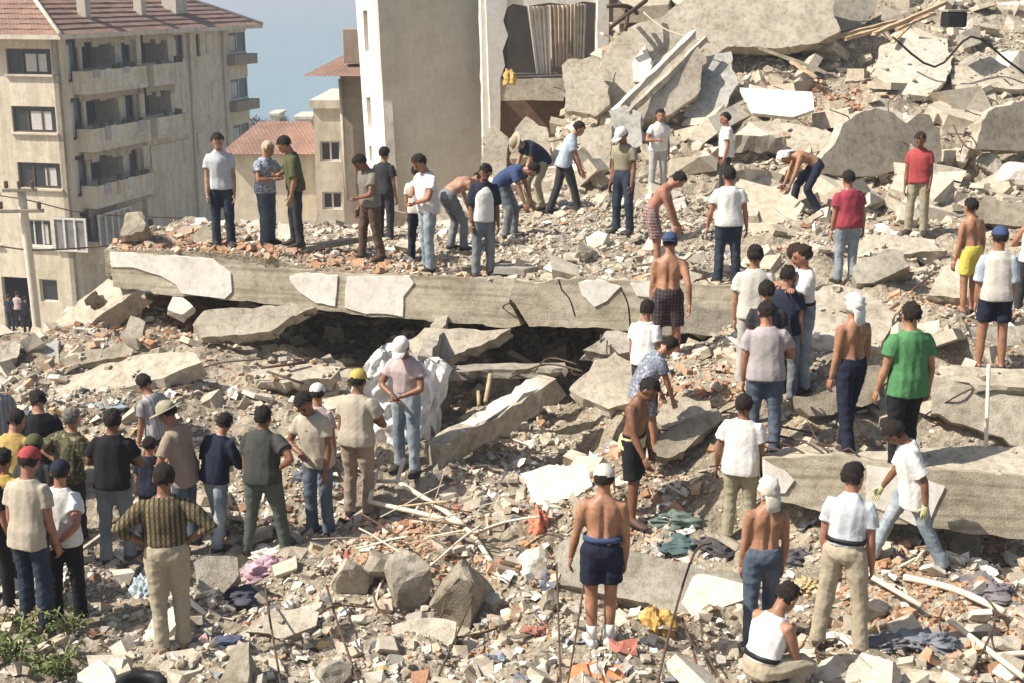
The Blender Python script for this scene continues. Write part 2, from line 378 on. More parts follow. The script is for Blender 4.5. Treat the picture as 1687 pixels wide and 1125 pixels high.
def tube(name, label, pts, r, mat, cat, n=7, parent=None, group=None):
    pts = [Vector(p) for p in pts]; V = []; F = []
    # smooth the polyline a little
    if len(pts) > 2:
        q = []
        for i in range(len(pts) - 1):
            a = pts[max(i - 1, 0)]; b_ = pts[i]; c_ = pts[i + 1]; d = pts[min(i + 2, len(pts) - 1)]
            for k in range(4):
                f = k / 4
                q.append(0.5 * ((2 * b_) + (c_ - a) * f + (2 * a - 5 * b_ + 4 * c_ - d) * f * f + (3 * b_ - a - 3 * c_ + d) * f ** 3))
        q.append(pts[-1]); pts = q
    for i, p in enumerate(pts):
        t = (pts[min(i + 1, len(pts) - 1)] - pts[max(i - 1, 0)]).normalized()
        a = t.cross(Vector((0.31, 0.2, 0.93))).normalized(); b_ = t.cross(a)
        for k in range(n):
            an = 2 * math.pi * k / n; V.append(p + (a * math.cos(an) + b_ * math.sin(an)) * r)
    for i in range(len(pts) - 1):
        for k in range(n):
            a = i * n + k; b_ = i * n + (k + 1) % n; F.append((a, b_, b_ + n, a + n))
    F.append(tuple(range(n - 1, -1, -1))); F.append(tuple(len(V) - n + k for k in range(n)))
    o = obj_w(name, V, F, mat, parent, smooth=True)
    if parent is None: tag(o, label, cat, group)
    return o

# the long beam, broken in two
nb1 = (-0.20, -0.97, 0.12); an1 = (500, 475, 19.45)
beam1 = slab('fallen_beam', 'long fallen floor beam with large white plaster patches, left of the break, men standing on it',
  [(180,413),(264,420),(370,428),(500,446),(640,452),(740,455),(848,460),(846,478),(838,498),(858,536),(835,540),(740,532),(640,522),(500,506),(380,494),(300,488),(186,472)], an1, nb1, 0.45, M_board, 'beam', 0.012)
for pl in ([(181,415),(264,421),(352,426),(380,450),(382,481),(370,492),(299,483),(289,468),(264,454),(218,440),(183,439)],
           [(476,455),(503,449),(556,454),(552,504),(520,499),(493,481),(479,465)],
           [(571,455),(674,455),(682,466),(664,488),(663,522),(602,517),(568,506)]): patch(beam1, pl, an1, nb1)
nb2 = (-0.12, -0.98, 0.15); an2 = (1000, 500, 18.35)
beam2 = slab('fallen_beam', 'cracked concrete beam right of the break, two small white plaster patches on it',
  [(848,462),(920,460),(1000,463),(1100,466),(1216,471),(1218,548),(1100,546),(1000,541),(872,538),(855,512),(840,492)], an2, nb2, 0.45, M_board, 'beam', 0.014,
  holes=[])
patch(beam2, [(952,466),(987,461),(1022,473),(999,496),(979,506),(959,487)], an2, nb2)
patch(beam2, [(1038,467),(1074,464),(1080,490),(1049,487)], an2, nb2)
for k, pl in enumerate(([(920,460),(926,478),(938,492),(947,520)], [(1022,474),(1034,500),(1038,540)])):
    pts = [plane_pt(u, v, at(*an2) + Vector(nb2).normalized() * 0.003, Vector(nb2).normalized()) for u, v in pl]
    tube('crack', None, pts, 0.009, M_dark, 'crack', 5, parent=beam2)
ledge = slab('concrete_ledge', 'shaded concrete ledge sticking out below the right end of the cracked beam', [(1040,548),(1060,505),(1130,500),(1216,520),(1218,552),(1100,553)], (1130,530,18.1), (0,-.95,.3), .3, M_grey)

S = slab
M_pale = concrete('concrete_pale', (0.60, 0.55, 0.45), (0.48, 0.43, 0.335), (0.68, 0.63, 0.53))
S('wall_panel', 'sloping wall panel with a square hole leaning by the utility pole', [(62,552),(178,458),(226,477),(122,556)], (150,505,20.3), (-.46,-.5,.73), .34, M_conc, 'panel', holes=[[(139,494),(158,478),(178,496),(158,513)]])
S('wedge_slab', 'pale wedge of slab jammed under the left part of the long beam', [(318,535),(336,512),(480,498),(520,506),(420,548),(330,556)], (400,525,18.95), (.05,-.72,.66), .22, M_conc)
S('tilted_slab', 'long tilted slab with pale top on the slope behind the crowd', [(72,652),(120,618),(210,590),(318,580),(332,596),(270,622),(200,642),(150,660),(95,664)], (200,628,17.0), (-.22,-.42,.88), .26, M_conc, dirty=10)
S('small_slab', 'small slab edge above the long tilted slab near the sloping panel', [(96,592),(150,575),(205,564),(220,576),(215,588),(110,606)], (160,588,18.1), (-.05,-.5,.86), .2, M_brown, dirty=12)
S('flat_slab', 'flat low slab with brick crumbs above the man in the white cap', [(405,614),(440,600),(520,597),(562,604),(545,624),(430,630)], (480,614,17.3), (0,-.42,.9), .2, M_conc, dirty=40)
S('wedge_slab', 'slanted slab wedge hanging under the beam above the white sheet', [(660,565),(700,540),(842,541),(805,562),(740,590),(690,594)], (745,565,17.95), (-.1,-.62,.78), .2, M_conc)
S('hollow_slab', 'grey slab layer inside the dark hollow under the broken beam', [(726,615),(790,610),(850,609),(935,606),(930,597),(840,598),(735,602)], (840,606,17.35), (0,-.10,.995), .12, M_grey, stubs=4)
colm = bar('leaning_column', 'square concrete column leaning out of the dark hollow, white plaster on top', at(716,752,15.3), at(916,632,16.9), .29, .30, M_conc, 'column', .020, segs=16)
bar('shade_slab', 'added upright slab behind the white sheet, shading the hollow', Vector((-1.16, 16.7, CZ - 5.25)), Vector((-1.02, 19.0, CZ - 5.25)), .18, 1.35, M_grey, 'slab', .02)  # unseen slab, added to keep the sun from the left off the hollow
bar('plaster_strip', None, at(752,730,15.6)+Vector((-.02,-.02,.137)), at(896,644,16.74)+Vector((-.02,-.02,.137)), .24, .04, M_plaster, parent=colm, rough=.016)
S('flat_slab', 'triangular slab propped over the hollow beside the leaning column', [(938,642),(985,592),(1012,580),(1062,600),(1052,662),(1002,674),(962,656)], (1000,630,16.3), (-.05,-.5,.86), .14, M_conc)
S('small_slab', 'small slab tucked under the cracked beam behind two dark haired heads', [(960,576),(1000,545),(1046,548),(1052,576),(1000,584)], (1005,562,17.1), (0,-.5,.86), .16, M_grey)
S('plaster_panel', 'broken white plaster panel lying flat left of the white capped bare back', [(857,780),(905,765),(965,765),(976,800),(946,822),(885,832)], (915,798,14.5), (-.12,-.45,.89), .06, M_plaster, 'panel', .008)
n10 = (-.04,-.62,.78)
s10 = S('tilted_slab', 'large grey brown slab sloping behind the man in navy shorts', [(911,905),(935,884),(1000,898),(1120,925),(1240,950),(1226,1012),(1130,1012),(1020,985),(914,962)], (1060,950,12.5), n10, .2, M_grey)
S('white_plate', 'broken white plaster plate resting on the grey brown slab', [(1120,966),(1150,945),(1225,962),(1230,986),(1190,1000),(1180,1018),(1140,1015),(1120,990)], (1170,980,12.3), (-.1,-.6,.8), .05, M_plaster, 'panel', .008)
n12 = (-.10,-.97,.20); an12 = (1450,810,13.15)
beam3 = S('fallen_beam', 'thick fallen beam at lower right with plaster patches above a dark gap', [(1258,756),(1330,752),(1400,756),(1560,775),(1760,798),(1760,898),(1687,888),(1560,872),(1430,862),(1290,828),(1262,815)], an12, n12, .5, M_board, 'beam', .014)
patch(beam3, [(1259,758),(1293,775),(1309,791),(1293,813),(1277,812),(1260,800)], an12, n12)
patch(beam3, [(1429,767),(1507,783),(1557,802),(1529,869),(1507,866),(1427,831)], an12, n12)
S('flat_slab', 'flat slab lying along the top of the thick lower right beam', [(1262,750),(1290,738),(1500,738),(1760,736),(1760,800),(1560,776),(1400,757)], (1500,765,13.45), (-.05,-.22,.97), .12, M_conc, dirty=12)
S('concrete_block', 'big pale block at the right edge under the boy in the raglan shirt', [(1538,620),(1687,642),(1770,650),(1770,750),(1687,738),(1590,700),(1536,680)], (1600,662,14.7), (-.12,-.9,.42), .8, M_conc, 'block', .02)
S('flat_slab', 'flat slab on top of the big pale block at the right edge', [(1550,602),(1620,606),(1770,612),(1770,648),(1687,638),(1538,622)], (1620,622,14.85), (-.05,-.3,.95), .1, M_conc, dirty=14)
S('slab_ledge', 'grey slab edge at right edge behind the navy striped shorts', [(1556,546),(1620,538),(1760,526),(1760,572),(1687,570),(1610,566)], (1640,552,16.4), (0,-.72,.69), .3, M_grey)
S('leaning_slab', 'steep pale slab leaning below the yellow shorts', [(1530,486),(1551,440),(1585,421),(1600,470),(1594,490)], (1565,460,18.4), (-.3,-.6,.74), .2, M_conc)
S('concrete_block', 'grey broken block right of the man in crimson shirt and jeans', [(1405,440),(1420,424),(1458,411),(1489,414),(1500,438),(1470,452),(1439,466),(1412,468)], (1450,440,18.9), (-.2,-.8,.55), .5, M_grey, 'block', .02)
S('sloping_slab', 'pale sloping slab right behind the man in white shirt and light jeans', [(1322,560),(1335,520),(1345,482),(1375,468),(1420,478),(1475,515),(1450,575),(1350,576)], (1395,525,16.55), (-.04,-.48,.87), .22, M_conc, dirty=8)
S('concrete_block', 'brownish slab block between the white scarf man and the green shirt', [(1308,652),(1371,638),(1445,600),(1460,606),(1450,658),(1408,668),(1333,686)], (1390,650,14.75), (-.08,-.9,.42), .4, M_brown, 'block', .02)
S('concrete_block', 'rounded brown block at right edge above the yellow shorts man', [(1600,330),(1625,322),(1700,342),(1760,350),(1760,376),(1687,372),(1612,366)], (1650,348,22.6), (-.1,-.85,.5), .4, M_brown, 'block', .03)
S('half_round_slab', 'big rounded grey slab standing on edge behind the man in red', [(1350,262),(1375,237),(1389,203),(1409,189),(1443,177),(1473,186),(1494,203),(1511,189),(1531,189),(1549,210),(1549,266),(1477,283),(1426,290),(1350,286)], (1450,240,25.4), (.36,-.91,.2), .26, M_conc, rough=.02)
S('leaning_slab', 'dark grey slab upright at the right edge above the rubble slope', [(1606,245),(1618,200),(1640,176),(1687,164),(1760,160),(1760,250),(1680,248)], (1650,210,26), (.36,-.9,.2), .25, M_conc)
big = S('great_slab', 'huge pale slab on top of the ruin with curved bright left edge', [(985,190),(992,100),(1020,58),(1050,38),(1090,28),(1121,5),(1180,-50),(1385,-50),(1372,20),(1385,50),(1350,70),(1275,80),(1200,76),(1150,120),(1080,150),(1030,200)], (1150,60,30.4), (-.08,-.86,.5), .32, M_conc, rough=.02)
patch(big, [(1043,100),(1062,74),(1077,104),(1060,138),(1044,134)], (1150,60,30.4), (-.08,-.86,.5), th=.06, proud=.05)
S('wall_chunk', 'beige wall chunk with a notch beside the curtained opening', [(925,108),(935,98),(986,96),(1003,142),(1003,172),(982,190),(935,184),(931,142)], (965,140,29.4), (-.15,-.9,.4), .3, M_conc)
S('channel_beam', 'broad broken beam slanting up across the great slab', [(1030,182),(1150,76),(1164,104),(1152,150),(1100,190),(1055,197)], (1095,140,28.4), (.12,-.85,.5), .5, M_conc, 'beam')
bar('edge_rail', 'pale square rail along the upper edge of the slanting beam', at(1012,186,27.9), at(1142,56,29.4), .13, .13, M_plaster, 'rail')
bar('edge_rail', 'second pale rail just below the first on the slanting beam', at(1034,188,27.7), at(1162,64,29.2), .10, .12, M_conc, 'rail')
S('concrete_block', 'pale angular block under the foot of the slanting beam', [(1002,182),(1030,172),(1058,186),(1058,238),(1030,242),(1006,204)], (1030,205,27.6), (-.2,-.85,.48), .4, M_blue, 'block')
S('tilted_slab', 'smooth bluish grey slab right of the slanting beam', [(1156,92),(1205,84),(1217,135),(1200,169),(1190,206),(1122,192),(1155,149)], (1175,145,28.9), (-.15,-.72,.68), .2, M_blue)
S('plaster_panel', 'bright white rectangular panel lying on the upper rubble', [(1219,144),(1338,151),(1342,180),(1308,192),(1240,186)], (1280,168,27.6), (-.12,-.72,.68), .1, M_plasterb, 'panel', .006)
S('sloping_slab', 'pale slab sloping down below the white rectangular panel', [(1232,200),(1300,202),(1376,220),(1352,260),(1290,262),(1240,240)], (1300,230,26.9), (-.12,-.6,.79), .2, M_conc, dirty=6)
bar('round_beam', 'short thick beam end lying in front of the sloping slab', at(1186,234,26.4), at(1294,238,26.5), .33, .33, M_grey, 'beam', .02)
S('flat_slab', 'broad white slab high on the rubble under the black box', [(1450,75),(1483,61),(1561,64),(1568,111),(1558,132),(1527,159),(1477,155),(1440,120)], (1510,110,29.6), (-.1,-.66,.74), .14, M_pale, rough=.02, dirty=5)
S('flat_slab', 'pale slab at right edge high up with a sagging cable', [(1565,112),(1612,84),(1687,124),(1760,140),(1760,158),(1687,146),(1612,142),(1570,140)], (1640,120,29.4), (-.1,-.66,.74), .14, M_conc, rough=.014, dirty=12)
S('leaning_slab', 'grey slab at the top edge behind the loose rafters', [(1368,-30),(1442,-30),(1442,20),(1416,46),(1386,52),(1374,22)], (1405,20,31.6), (.1,-.85,.5), .25, M_grey)
S('wall_chunk', 'standing wall chunk at the foot of the white pillar', [(793,325),(795,226),(812,206),(838,228),(834,300)], (815,260,29.5), (.05,-.92,.38), .3, M_conc)
S('wall_chunk', 'pale pointed chunk behind the stooping man in the straw hat', [(842,262),(848,212),(866,192),(900,210),(908,256)], (872,230,27.5), (-.1,-.88,.46), .3, M_conc)
S('wall_chunk', 'pale upright slab left of the white cap and khaki shirt', [(955,262),(960,212),(1008,202),(1006,282),(984,276)], (982,240,26.9), (-.1,-.85,.5), .25, M_conc)
S('leaning_slab', 'dark slab leaning right behind the man in the light blue shirt', [(948,248),(962,242),(1006,300),(990,308)], (975,275,25.4), (.3,-.85,.4), .2, M_brown)
S('flat_slab', 'long flat slab edge below the crimson shirt man', [(1395,398),(1450,388),(1520,392),(1560,412),(1500,418),(1420,416)], (1470,402,20.9), (-.05,-.5,.86), .14, M_conc, dirty=12)
S('flat_slab', 'small flat slab by the feet of the man in red', [(1420,372),(1470,366),(1490,378),(1450,388),(1415,384)], (1450,376,22.6), (-.05,-.5,.86), .12, M_conc)
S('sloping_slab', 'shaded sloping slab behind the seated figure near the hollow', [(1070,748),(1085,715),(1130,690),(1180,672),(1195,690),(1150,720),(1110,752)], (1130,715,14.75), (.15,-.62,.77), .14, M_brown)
S('concrete_block', 'pale block lying right of the seated patterned figure', [(1078,690),(1092,665),(1130,652),(1170,660),(1172,680),(1130,700),(1095,708)], (1125,678,15.1), (-.1,-.7,.7), .25, M_conc, 'block', .02)
S('concrete_block', 'dark pillar stub in the gap below the lower right beam', [(1572,880),(1612,872),(1616,932),(1566,935)], (1592,905,13.35), (-.1,-.95,.2), .4, M_brown, 'block', .02)
S('flat_slab', 'beige slab lying flat left of the bent stick in front', [(645,1030),(690,1018),(752,1024),(748,1060),(700,1082),(650,1070)], (700,1050,11.3), (-.05,-.5,.86), .12, M_conc, rough=.014)
S('tile_slab', 'orange terracotta slab cut by the bottom edge', [(935,1125),(945,1103),(1005,1092),(1022,1098),(1028,1140),(935,1150)], (980,1115,10.45), (-.05,-.6,.8), .06, plain('terracotta', (.52,.24,.11), .9, .2, 3), 'tile')
S('wooden_board', 'white painted board under the shoes of the man in navy shorts', [(930,1098),(945,1084),(1030,1056),(1036,1064),(1002,1084),(948,1106)], (985,1080,10.85), (-.1,-.4,.9), .05, M_plaster, 'board', .004)
S('concrete_block', 'grey block behind the knees of the plaid shirt man', [(318,925),(340,915),(392,918),(385,960),(350,1005),(322,1015)], (352,960,12.3), (.1,-.8,.6), .4, M_grey, 'block', .02)
S('flat_rock', 'light stone platform under the plaid shirt man', [(240,1095),(262,1072),(318,1068),(334,1080),(318,1110),(280,1122)], (285,1092,10.75), (-.1,-.55,.83), .25, M_conc, 'rock', .02)
S('white_block', 'white broken block left of the stone platform', [(128,1110),(165,1085),(178,1098),(200,1150),(130,1150)], (160,1115,10.3), (-.2,-.6,.77), .16, M_plaster, 'block', .012)
S('white_block', 'small white fragment between the white block and the stone platform', [(172,1098),(185,1082),(202,1086),(196,1122),(182,1118)], (188,1102,10.4), (-.1,-.7,.7), .08, M_plaster, 'block', .01)
S('white_board', 'white flat board in front of the woven basket', [(1398,1098),(1420,1075),(1474,1090),(1462,1112),(1420,1150),(1390,1130)], (1435,1102,10.45), (-.05,-.5,.86), .04, M_plaster, 'board', .006)
S('flat_slab', 'pale flat slab left in front near the pink bundle', [(405,1040),(440,1012),(500,1000),(526,1008),(520,1030),(455,1052)], (465,1028,11.6), (-.05,-.5,.86), .14, M_conc, dirty=20)
S('flat_slab', 'pale slab low on the left between two men and the weeds', [(0,960),(0,935),(40,930),(50,960),(20,985)], (20,955,12.4), (.1,-.6,.8), .2, M_plaster)
for k, (pl, an, lab, mt) in enumerate([
  ([(1500,235),(1560,300),(1550,325),(1500,300)], (1525,290,24.8), 'small grey slab right behind the red shirt', M_grey),
  ([(1230,300),(1268,290),(1290,305),(1262,325)], (1260,306,25.0), 'small pale slab beside the stooping white scarf man', M_conc),
  ([(860,415),(905,402),(940,415),(900,432)], (900,416,20.6), 'small slab half buried in the mound behind the beam', M_conc),
  ([(1130,420),(1160,415),(1180,470),(1120,460)], (1150,445,20.0), 'plain slab behind the white shirt and dark jeans', M_grey),
  ([(720,385),(765,365),(800,372),(770,400)], (760,384,22.6), 'flat slab between the men behind the beam', M_conc),
  ([(30,600),(60,570),(98,560),(102,640),(60,650)], (70,608,18.3), 'grey upright fragment at left below the panel', M_blue),
  ([(195,560),(215,520),(240,530),(235,560),(215,580)], (216,550,19.2), 'grey upright fragment right of the sloping panel', M_grey),
  ([(276,510),(285,488),(300,490),(318,505),(300,518)], (297,503,19.4), 'white crumpled fragment under the left beam end', M_plaster),
  ([(55,645),(75,612),(92,618),(80,655)], (75,635,17.4), 'white fragment left of the long tilted slab', M_plaster)]):
    S('slab_fragment', lab, pl, an, (-.1 + .05 * (k % 4), -.6, .78), .16, mt, rough=.02)

# boulders: angular lumps of concrete
def boulder(label, u, v, wpx, hpx, Y=None, mat=None, sub=2, seed=1, sink=.25):
    p = at(u, v, Y) if Y else hit(u, v)
    if p is None: return
    d = (p - CAM).length; rx = wpx / 2 * d / FPX; rz = hpx / 2 * d / FPX
    bm = bmesh.new(); bmesh.ops.create_icosphere(bm, subdivisions=sub, radius=1)
    rn = np.random.default_rng(seed); pl = [(Vector(rn.normal(size=3)).normalized(), rn.uniform(.38, .80)) for _ in range(11)]; K = rn.normal(size=(5, 3)) * 4; ph = rn.uniform(0, 6, 5)
    for vv in bm.verts:
        for n_, dd in pl:
            e = vv.co.dot(n_) - dd
            if e > 0: vv.co -= n_ * e
        vv.co *= 1 + .05 * sum(math.sin(Vector(K[i]).dot(vv.co) + ph[i]) for i in range(5)) / 2
        vv.co += Vector(rn.normal(size=3)) * .014
        vv.co = Vector((vv.co.x * rx * 1.3, vv.co.y * (rx + rz) / 2 * 1.15, vv.co.z * rz * 1.35))
    bmesh.ops.recalc_face_normals(bm, faces=bm.faces)
    me = bpy.data.meshes.new('boulder'); bm.to_mesh(me); bm.free()
    o = link('boulder', me, mat or M_conc, None, p + Vector((0, 0, rz * (1 - sink)))); o.rotation_euler.z = seed
    return tag(o, label, 'boulder')
for k, (lab, u, v, w, h, mt) in enumerate([
  ('brown rounded boulder right in the pile under the white pipes', 766, 1008, 100, 122, M_brown),
  ('light grey pointed boulder in the middle of the stick pile', 680, 1000, 78, 100, M_grey),
  ('pale narrow boulder left of the stick pile', 582, 975, 60, 76, M_conc),
  ('flat dark boulder under the stick pile', 630, 955, 70, 60, M_brown),
  ('grey boulder at the bottom edge left of the rebar', 400, 1120, 84, 66, M_grey),
  ('white rough boulder left of the grey brown slab', 878, 945, 62, 50, M_plaster),
  ('dusty round lump at the left end of the long beam', 222, 398, 66, 46, M_brown),
  ('pale lump at the right of the dark gap under the lower beam', 1545, 915, 36, 34, M_conc),
  ('large pale lump above the man with the straw hat', 1375, 352, 40, 28, M_conc),
  ('pale boulder on the slope right of the red shirt', 1580, 275, 50, 30, M_conc),
  ('second pale boulder on the slope right of the red shirt', 1630, 290, 44, 34, M_grey),
  ('grey lump on the slope at right edge', 1670, 310, 50, 44, M_plaster),
  ('lump in the mound left of the khaki shirt man', 960, 430, 46, 30, M_conc),
  ('rounded lump below the flat slab with brick crumbs', 575, 628, 40, 30, M_grey),
  ('pale lump at right of the navy shorts', 1010, 875, 40, 26, M_conc),
  ('grey boulder bottom centre beside the terracotta slab', 555, 1120, 60, 40, M_grey),
  ('dark boulder beneath the bare legs in front', 905, 1010, 44, 44, M_brown),
  ('bulky pale rock right in front by the bent rebar', 1660, 1080, 60, 44, M_conc),
  ('flat pale rock among pipes in front at right', 1440, 1010, 50, 28, M_conc),
  ('pale rock left edge among brick crumbs', 20, 600, 44, 36, M_conc)]):
    boulder(lab, u, v, w, h, None, mt, 3, 11 + k)

# rafters, pipes, sticks, rebar
def lift(u, v, h=0.1, Y=None):
    p = at(u, v, Y) if Y else hit(u, v)
    return p + Vector((0, 0, h)) if p is not None else None
for k, (a, b_, w, lab) in enumerate([((1350,68,30.4),(1474,36,31),.16,'longest pale rafter high on the rubble'), ((1392,64,30.2),(1540,22,31),.12,'rafter crossing in front of the upper white slab'),
  ((1440,56,30.2),(1558,4,31.4),.12,'rafter reaching the top edge near the black box'), ((1478,48,30.4),(1530,26,30.8),.09,'short thin rafter among the long ones'),
  ((1250,78,30),(1362,120,29.2),.10,'dark batten sloping down from the great slab'), ((1290,92,29.8),(1345,128,29),.08,'short batten below the great slab'),
  ((1500,40,30.6),(1470,70,30),.08,'short crosswise batten under the rafters')]):
    bar('rafter', lab, at(*a), at(*b_), w, w * .6, M_wood if k not in (4,) else M_brown, 'timber', .006)
for a, b_, lab in [((1005,45,30),(1065,0,30.5),'dark twisted bar at the top beside the great slab'), ((1000,10,30),(1050,22,30.4),'second dark twisted bar at the top edge'), ((1030,50,29.9),(1020,5,30.5),'third dark bar at the top edge')]:
    tube('twisted_bar', lab, [at(*a), at((a[0]+b_[0])/2+8, (a[1]+b_[1])/2-6, 30.1), at(*b_)], .05, M_rebar, 'rebar')
tube('cable', 'sagging dark cable on the upper right rubble', [at(1470,60,29.3), at(1540,110,29.1), at(1600,60,29.1), at(1660,100,29.0), at(1700,130,29.0)], .025, M_black, 'cable')
tube('cable', 'thin pale wire across the great slab', [at(1060,20,29.9), at(1100,50,29.6), at(1170,70,29.2)], .015, M_pipe, 'cable')
fr = empty('bent_pipes', at(640,800,14.3), 'bent white pipe frame sticking up beside the crowd', 'pipe')
def q(u, v, Y): return at(u, v, Y)
for pts, r in [([(621,774,14.9),(609,827,14.4)], .028), ([(609,827,14.4),(690,845,14.05),(765,864,13.8)], .028), ([(621,793,14.8),(654,793,14.6)], .024), ([(666,756,15.0),(654,793,14.6)], .026), ([(654,793,14.6),(760,862,13.9),(813,932,13.05)], .030)]:
    tube('pipe', None, [q(*p) for p in pts], r, M_pipe, 'pipe', parent=fr)
for pts, r, lab, mt in [
  ([(712,863,13.7),(660,913,13.2)], .03, 'pale stick leaning on the boulder pile', M_wood), ([(728,866,13.6),(680,920,13.0),(631,981,12.4)], .05, 'thick pale pole lying across the boulder pile', M_wood),
  ([(648,930,12.9),(628,960,12.4),(620,990,12.2),(623,1015,12.0)], .014, 'thin curved wire in front of the boulder pile', M_pipe),
  ([(700,912,13.2),(706,960,12.6),(714,990,12.2)], .012, 'thin wire hanging beside the pointed boulder', M_pipe),
  ([(780,880,13.6),(805,870,13.7),(830,862,13.8)], .02, 'short pale stick right of the white pipe frame', M_wood),
  ([(1404,932,12.55),(1518,998,11.7)], .028, 'white pipe lying left among the right hand pipes', M_pipe), ([(1489,951,12.3),(1570,970,12.0),(1655,1008,11.5)], .035, 'long white pipe crossing the right foreground', M_pipe),
  ([(1561,1020,11.4),(1687,1116,10.3)], .028, 'white pipe sloping out at the lower right corner', M_pipe), ([(1505,1127,10.4),(1590,1090,10.7),(1664,1078,10.8),(1720,1076,10.8)], .028, 'white pipe curving along the bottom right', M_pipe),
  ([(1624,985,11.7),(1640,1009,11.4),(1627,1057,10.9),(1587,1128,10.2)], .016, 'bent rusty rebar at lower right', M_rebar), ([(1555,1001,11.7),(1548,1020,11.5),(1550,1040,11.3)], .014, 'short curled rebar near the white pipes', M_rebar),
  ([(1513,1075,10.9),(1536,1118,10.4)], .016, 'short dark rod near the bottom right pipe', M_rebar), ([(1508,925,12.6),(1523,906,12.7),(1537,898,12.8),(1545,918,12.6)], .016, 'small white pipe bent beside the walking man', M_pipe),
  ([(1480,935,12.5),(1508,920,12.5)], .014, 'short white rod at the feet of the walking man', M_pipe),
  ([(917,928,11.6),(920,1020,10.7),(924,1140,9.9)], .013, 'straight thin rebar left of the bare legs', M_rebar), ([(962,962,11.4),(950,1040,10.6),(933,1140,9.9)], .013, 'slanting thin rebar before the bare legs', M_rebar),
  ([(1172,895,11.9),(1144,911,11.7),(1109,1020,10.7),(1080,1140,9.9)], .017, 'tall hooked rebar right of the yellow cloth', M_rebar), ([(1124,1018,11.2),(1140,1065,10.7),(1157,1135,10.0)], .018, 'dark rebar left of a bent pair', M_rebar),
  ([(1124,1018,11.3),(1135,1052,11.0),(1160,1072,10.7),(1195,1135,10.1)], .018, 'dark bent rebar arching to the bottom edge', M_rebar),
  ([(436,960,12.2),(443,1011,11.4),(463,1128,10.2)], .015, 'reddish rebar standing near the pink bundle', M_rebar), ([(538,965,12.0),(553,1017,11.3),(592,1128,10.1)], .016, 'dark rebar standing left of the beige slab', M_rebar),
  ([(780,982,11.9),(755,1040,11.2),(724,1110,10.5)], .014, 'slanting dark stick right of the beige slab', M_rebar),
  ([(808,617,16.8),(800,662,16.4)], .03, 'short pale post in the hollow beside the leaning column', M_wood), ([(788,645,16.6),(789,668,16.4)], .025, 'stub of a pale post in the hollow', M_wood),
  ([(1629,600,14.2),(1627,660,14.0),(1624,738,13.7)], .022, 'white shovel handle standing by the boy in the raglan shirt', M_pipe),
  ([(1480,500,17.2),(1445,520,16.9)], .03, 'pale timber stick behind the green shirt', M_wood), ([(1496,498,17.1),(1470,522,16.8)], .025, 'second pale timber stick behind the green shirt', M_wood),
  ([(430,606,17.2),(505,597,17.4)], .03, 'thin rod on the flat slab with crumbs', M_rebar), ([(440,612,17.0),(500,632,16.8)], .025, 'thin rod crossing below the flat slab', M_rebar),
  ([(960,612,16.6),(900,600,17.0),(840,622,16.9)], .02, 'dark bundle of bent rebar on the hollow edge', M_rebar), ([(950,600,16.6),(905,590,17.0),(880,612,16.9)], .018, 'bent rebar above the leaning column', M_rebar),
  ([(1270,715,14.3),(1330,728,14.1),(1400,740,14.0)], .02, 'long rebar lying across the slab behind the jeans', M_rebar), ([(1275,700,14.4),(1350,716,14.2)], .018, 'short rebar beside the long one', M_rebar),
  ([(1255,735,14.1),(1340,752,13.8),(1440,760,13.7)], .018, 'dark rod lying at the edge of the flat slab', M_rebar),
  ([(1570,205,25.6),(1590,240,25.2),(1625,255,25.1)], .02, 'tangled wire in the shadow gap upper right', M_rebar), ([(1560,220,25.5),(1600,225,25.3),(1615,260,25.0)], .02, 'second tangled wire in the shadow gap', M_rebar),
  ([(1540,450,18.0),(1500,480,17.6)], .02, 'thin rod over the dark gap by the grey block', M_rebar)]:
    if mt is M_rebar: r = r * .68
    tube('pipe' if mt is M_pipe else ('stick' if mt is M_wood else 'rebar'), lab, [q(*p) for p in pts], r, mt, 'pipe' if mt is M_pipe else ('stick' if mt is M_wood else 'rebar'))

# cloth: rags, bundles, sheets
def cloth_mat(key, c, rough=.85):
    g = sum(c) / 3; c = tuple(.86 * (x * .85 + g * .15) + .14 * d for x, d in zip(c, (.34, .30, .235))); return plain('cloth_' + key, c, rough, .28, 7, .5)
def rag(name, label, u, v, wpx, hpx, c, key, Y=None, seed=3, flat=.6, rough=.85):
    p = at(u, v, Y) if Y else hit(u, v)
    if p is None: return
    d = (p - CAM).length; rx = wpx / 2 * d / FPX; rz = hpx / 2 * d / FPX
    rn = np.random.default_rng(seed); nu, nv = 72, 30; V = []; F = []; K2 = rn.normal(size=(6, 3)) * 14; ph2 = rn.uniform(0, 6.28, 6)
    K = rn.normal(size=(7, 3)) * 5.0; ph = rn.uniform(0, 6.28, 7)
    for j in range(nv + 1):
        th = j / nv * math.pi * .62
        for i_ in range(nu):
            a = 2 * math.pi * i_ / nu
            p3 = np.array([math.sin(th) * math.cos(a), math.sin(th) * math.sin(a), math.cos(th)])
            f = sum(1 - abs(math.sin(K[k] @ p3 * .7 + ph[k])) for k in range(7)) / 7 - .36
            f2 = sum(1 - abs(math.sin(K2[k] @ p3 * .6 + ph2[k])) for k in range(6)) / 6 - .36
            r_ = 1 + f * 1.1 + f2 * .42 + (.28 * math.sin(2 * a + ph[0]) + .16 * math.sin(5 * a + ph[1])) * math.sin(th)
            V.append(p + Vector((p3[0] * rx * r_, p3[1] * rx * .8 * r_, (p3[2] - .05) * rz * 1.15 * flat * r_)))
    for j in range(nv):
        for i_ in range(nu):
            a = j * nu + i_; b_ = j * nu + (i_ + 1) % nu; F.append((a, a + nu, b_ + nu, b_))
    o = obj_w(name, V, F, cloth_mat(key, c, rough), smooth=True); return tag(o, label, 'cloth')
rag('cloth_bundle', 'pink and white cloth bundle on the rubble right of the plaid man', 436, 942, 62, 40, (.58,.34,.42), 'pink', seed=4, flat=.9)
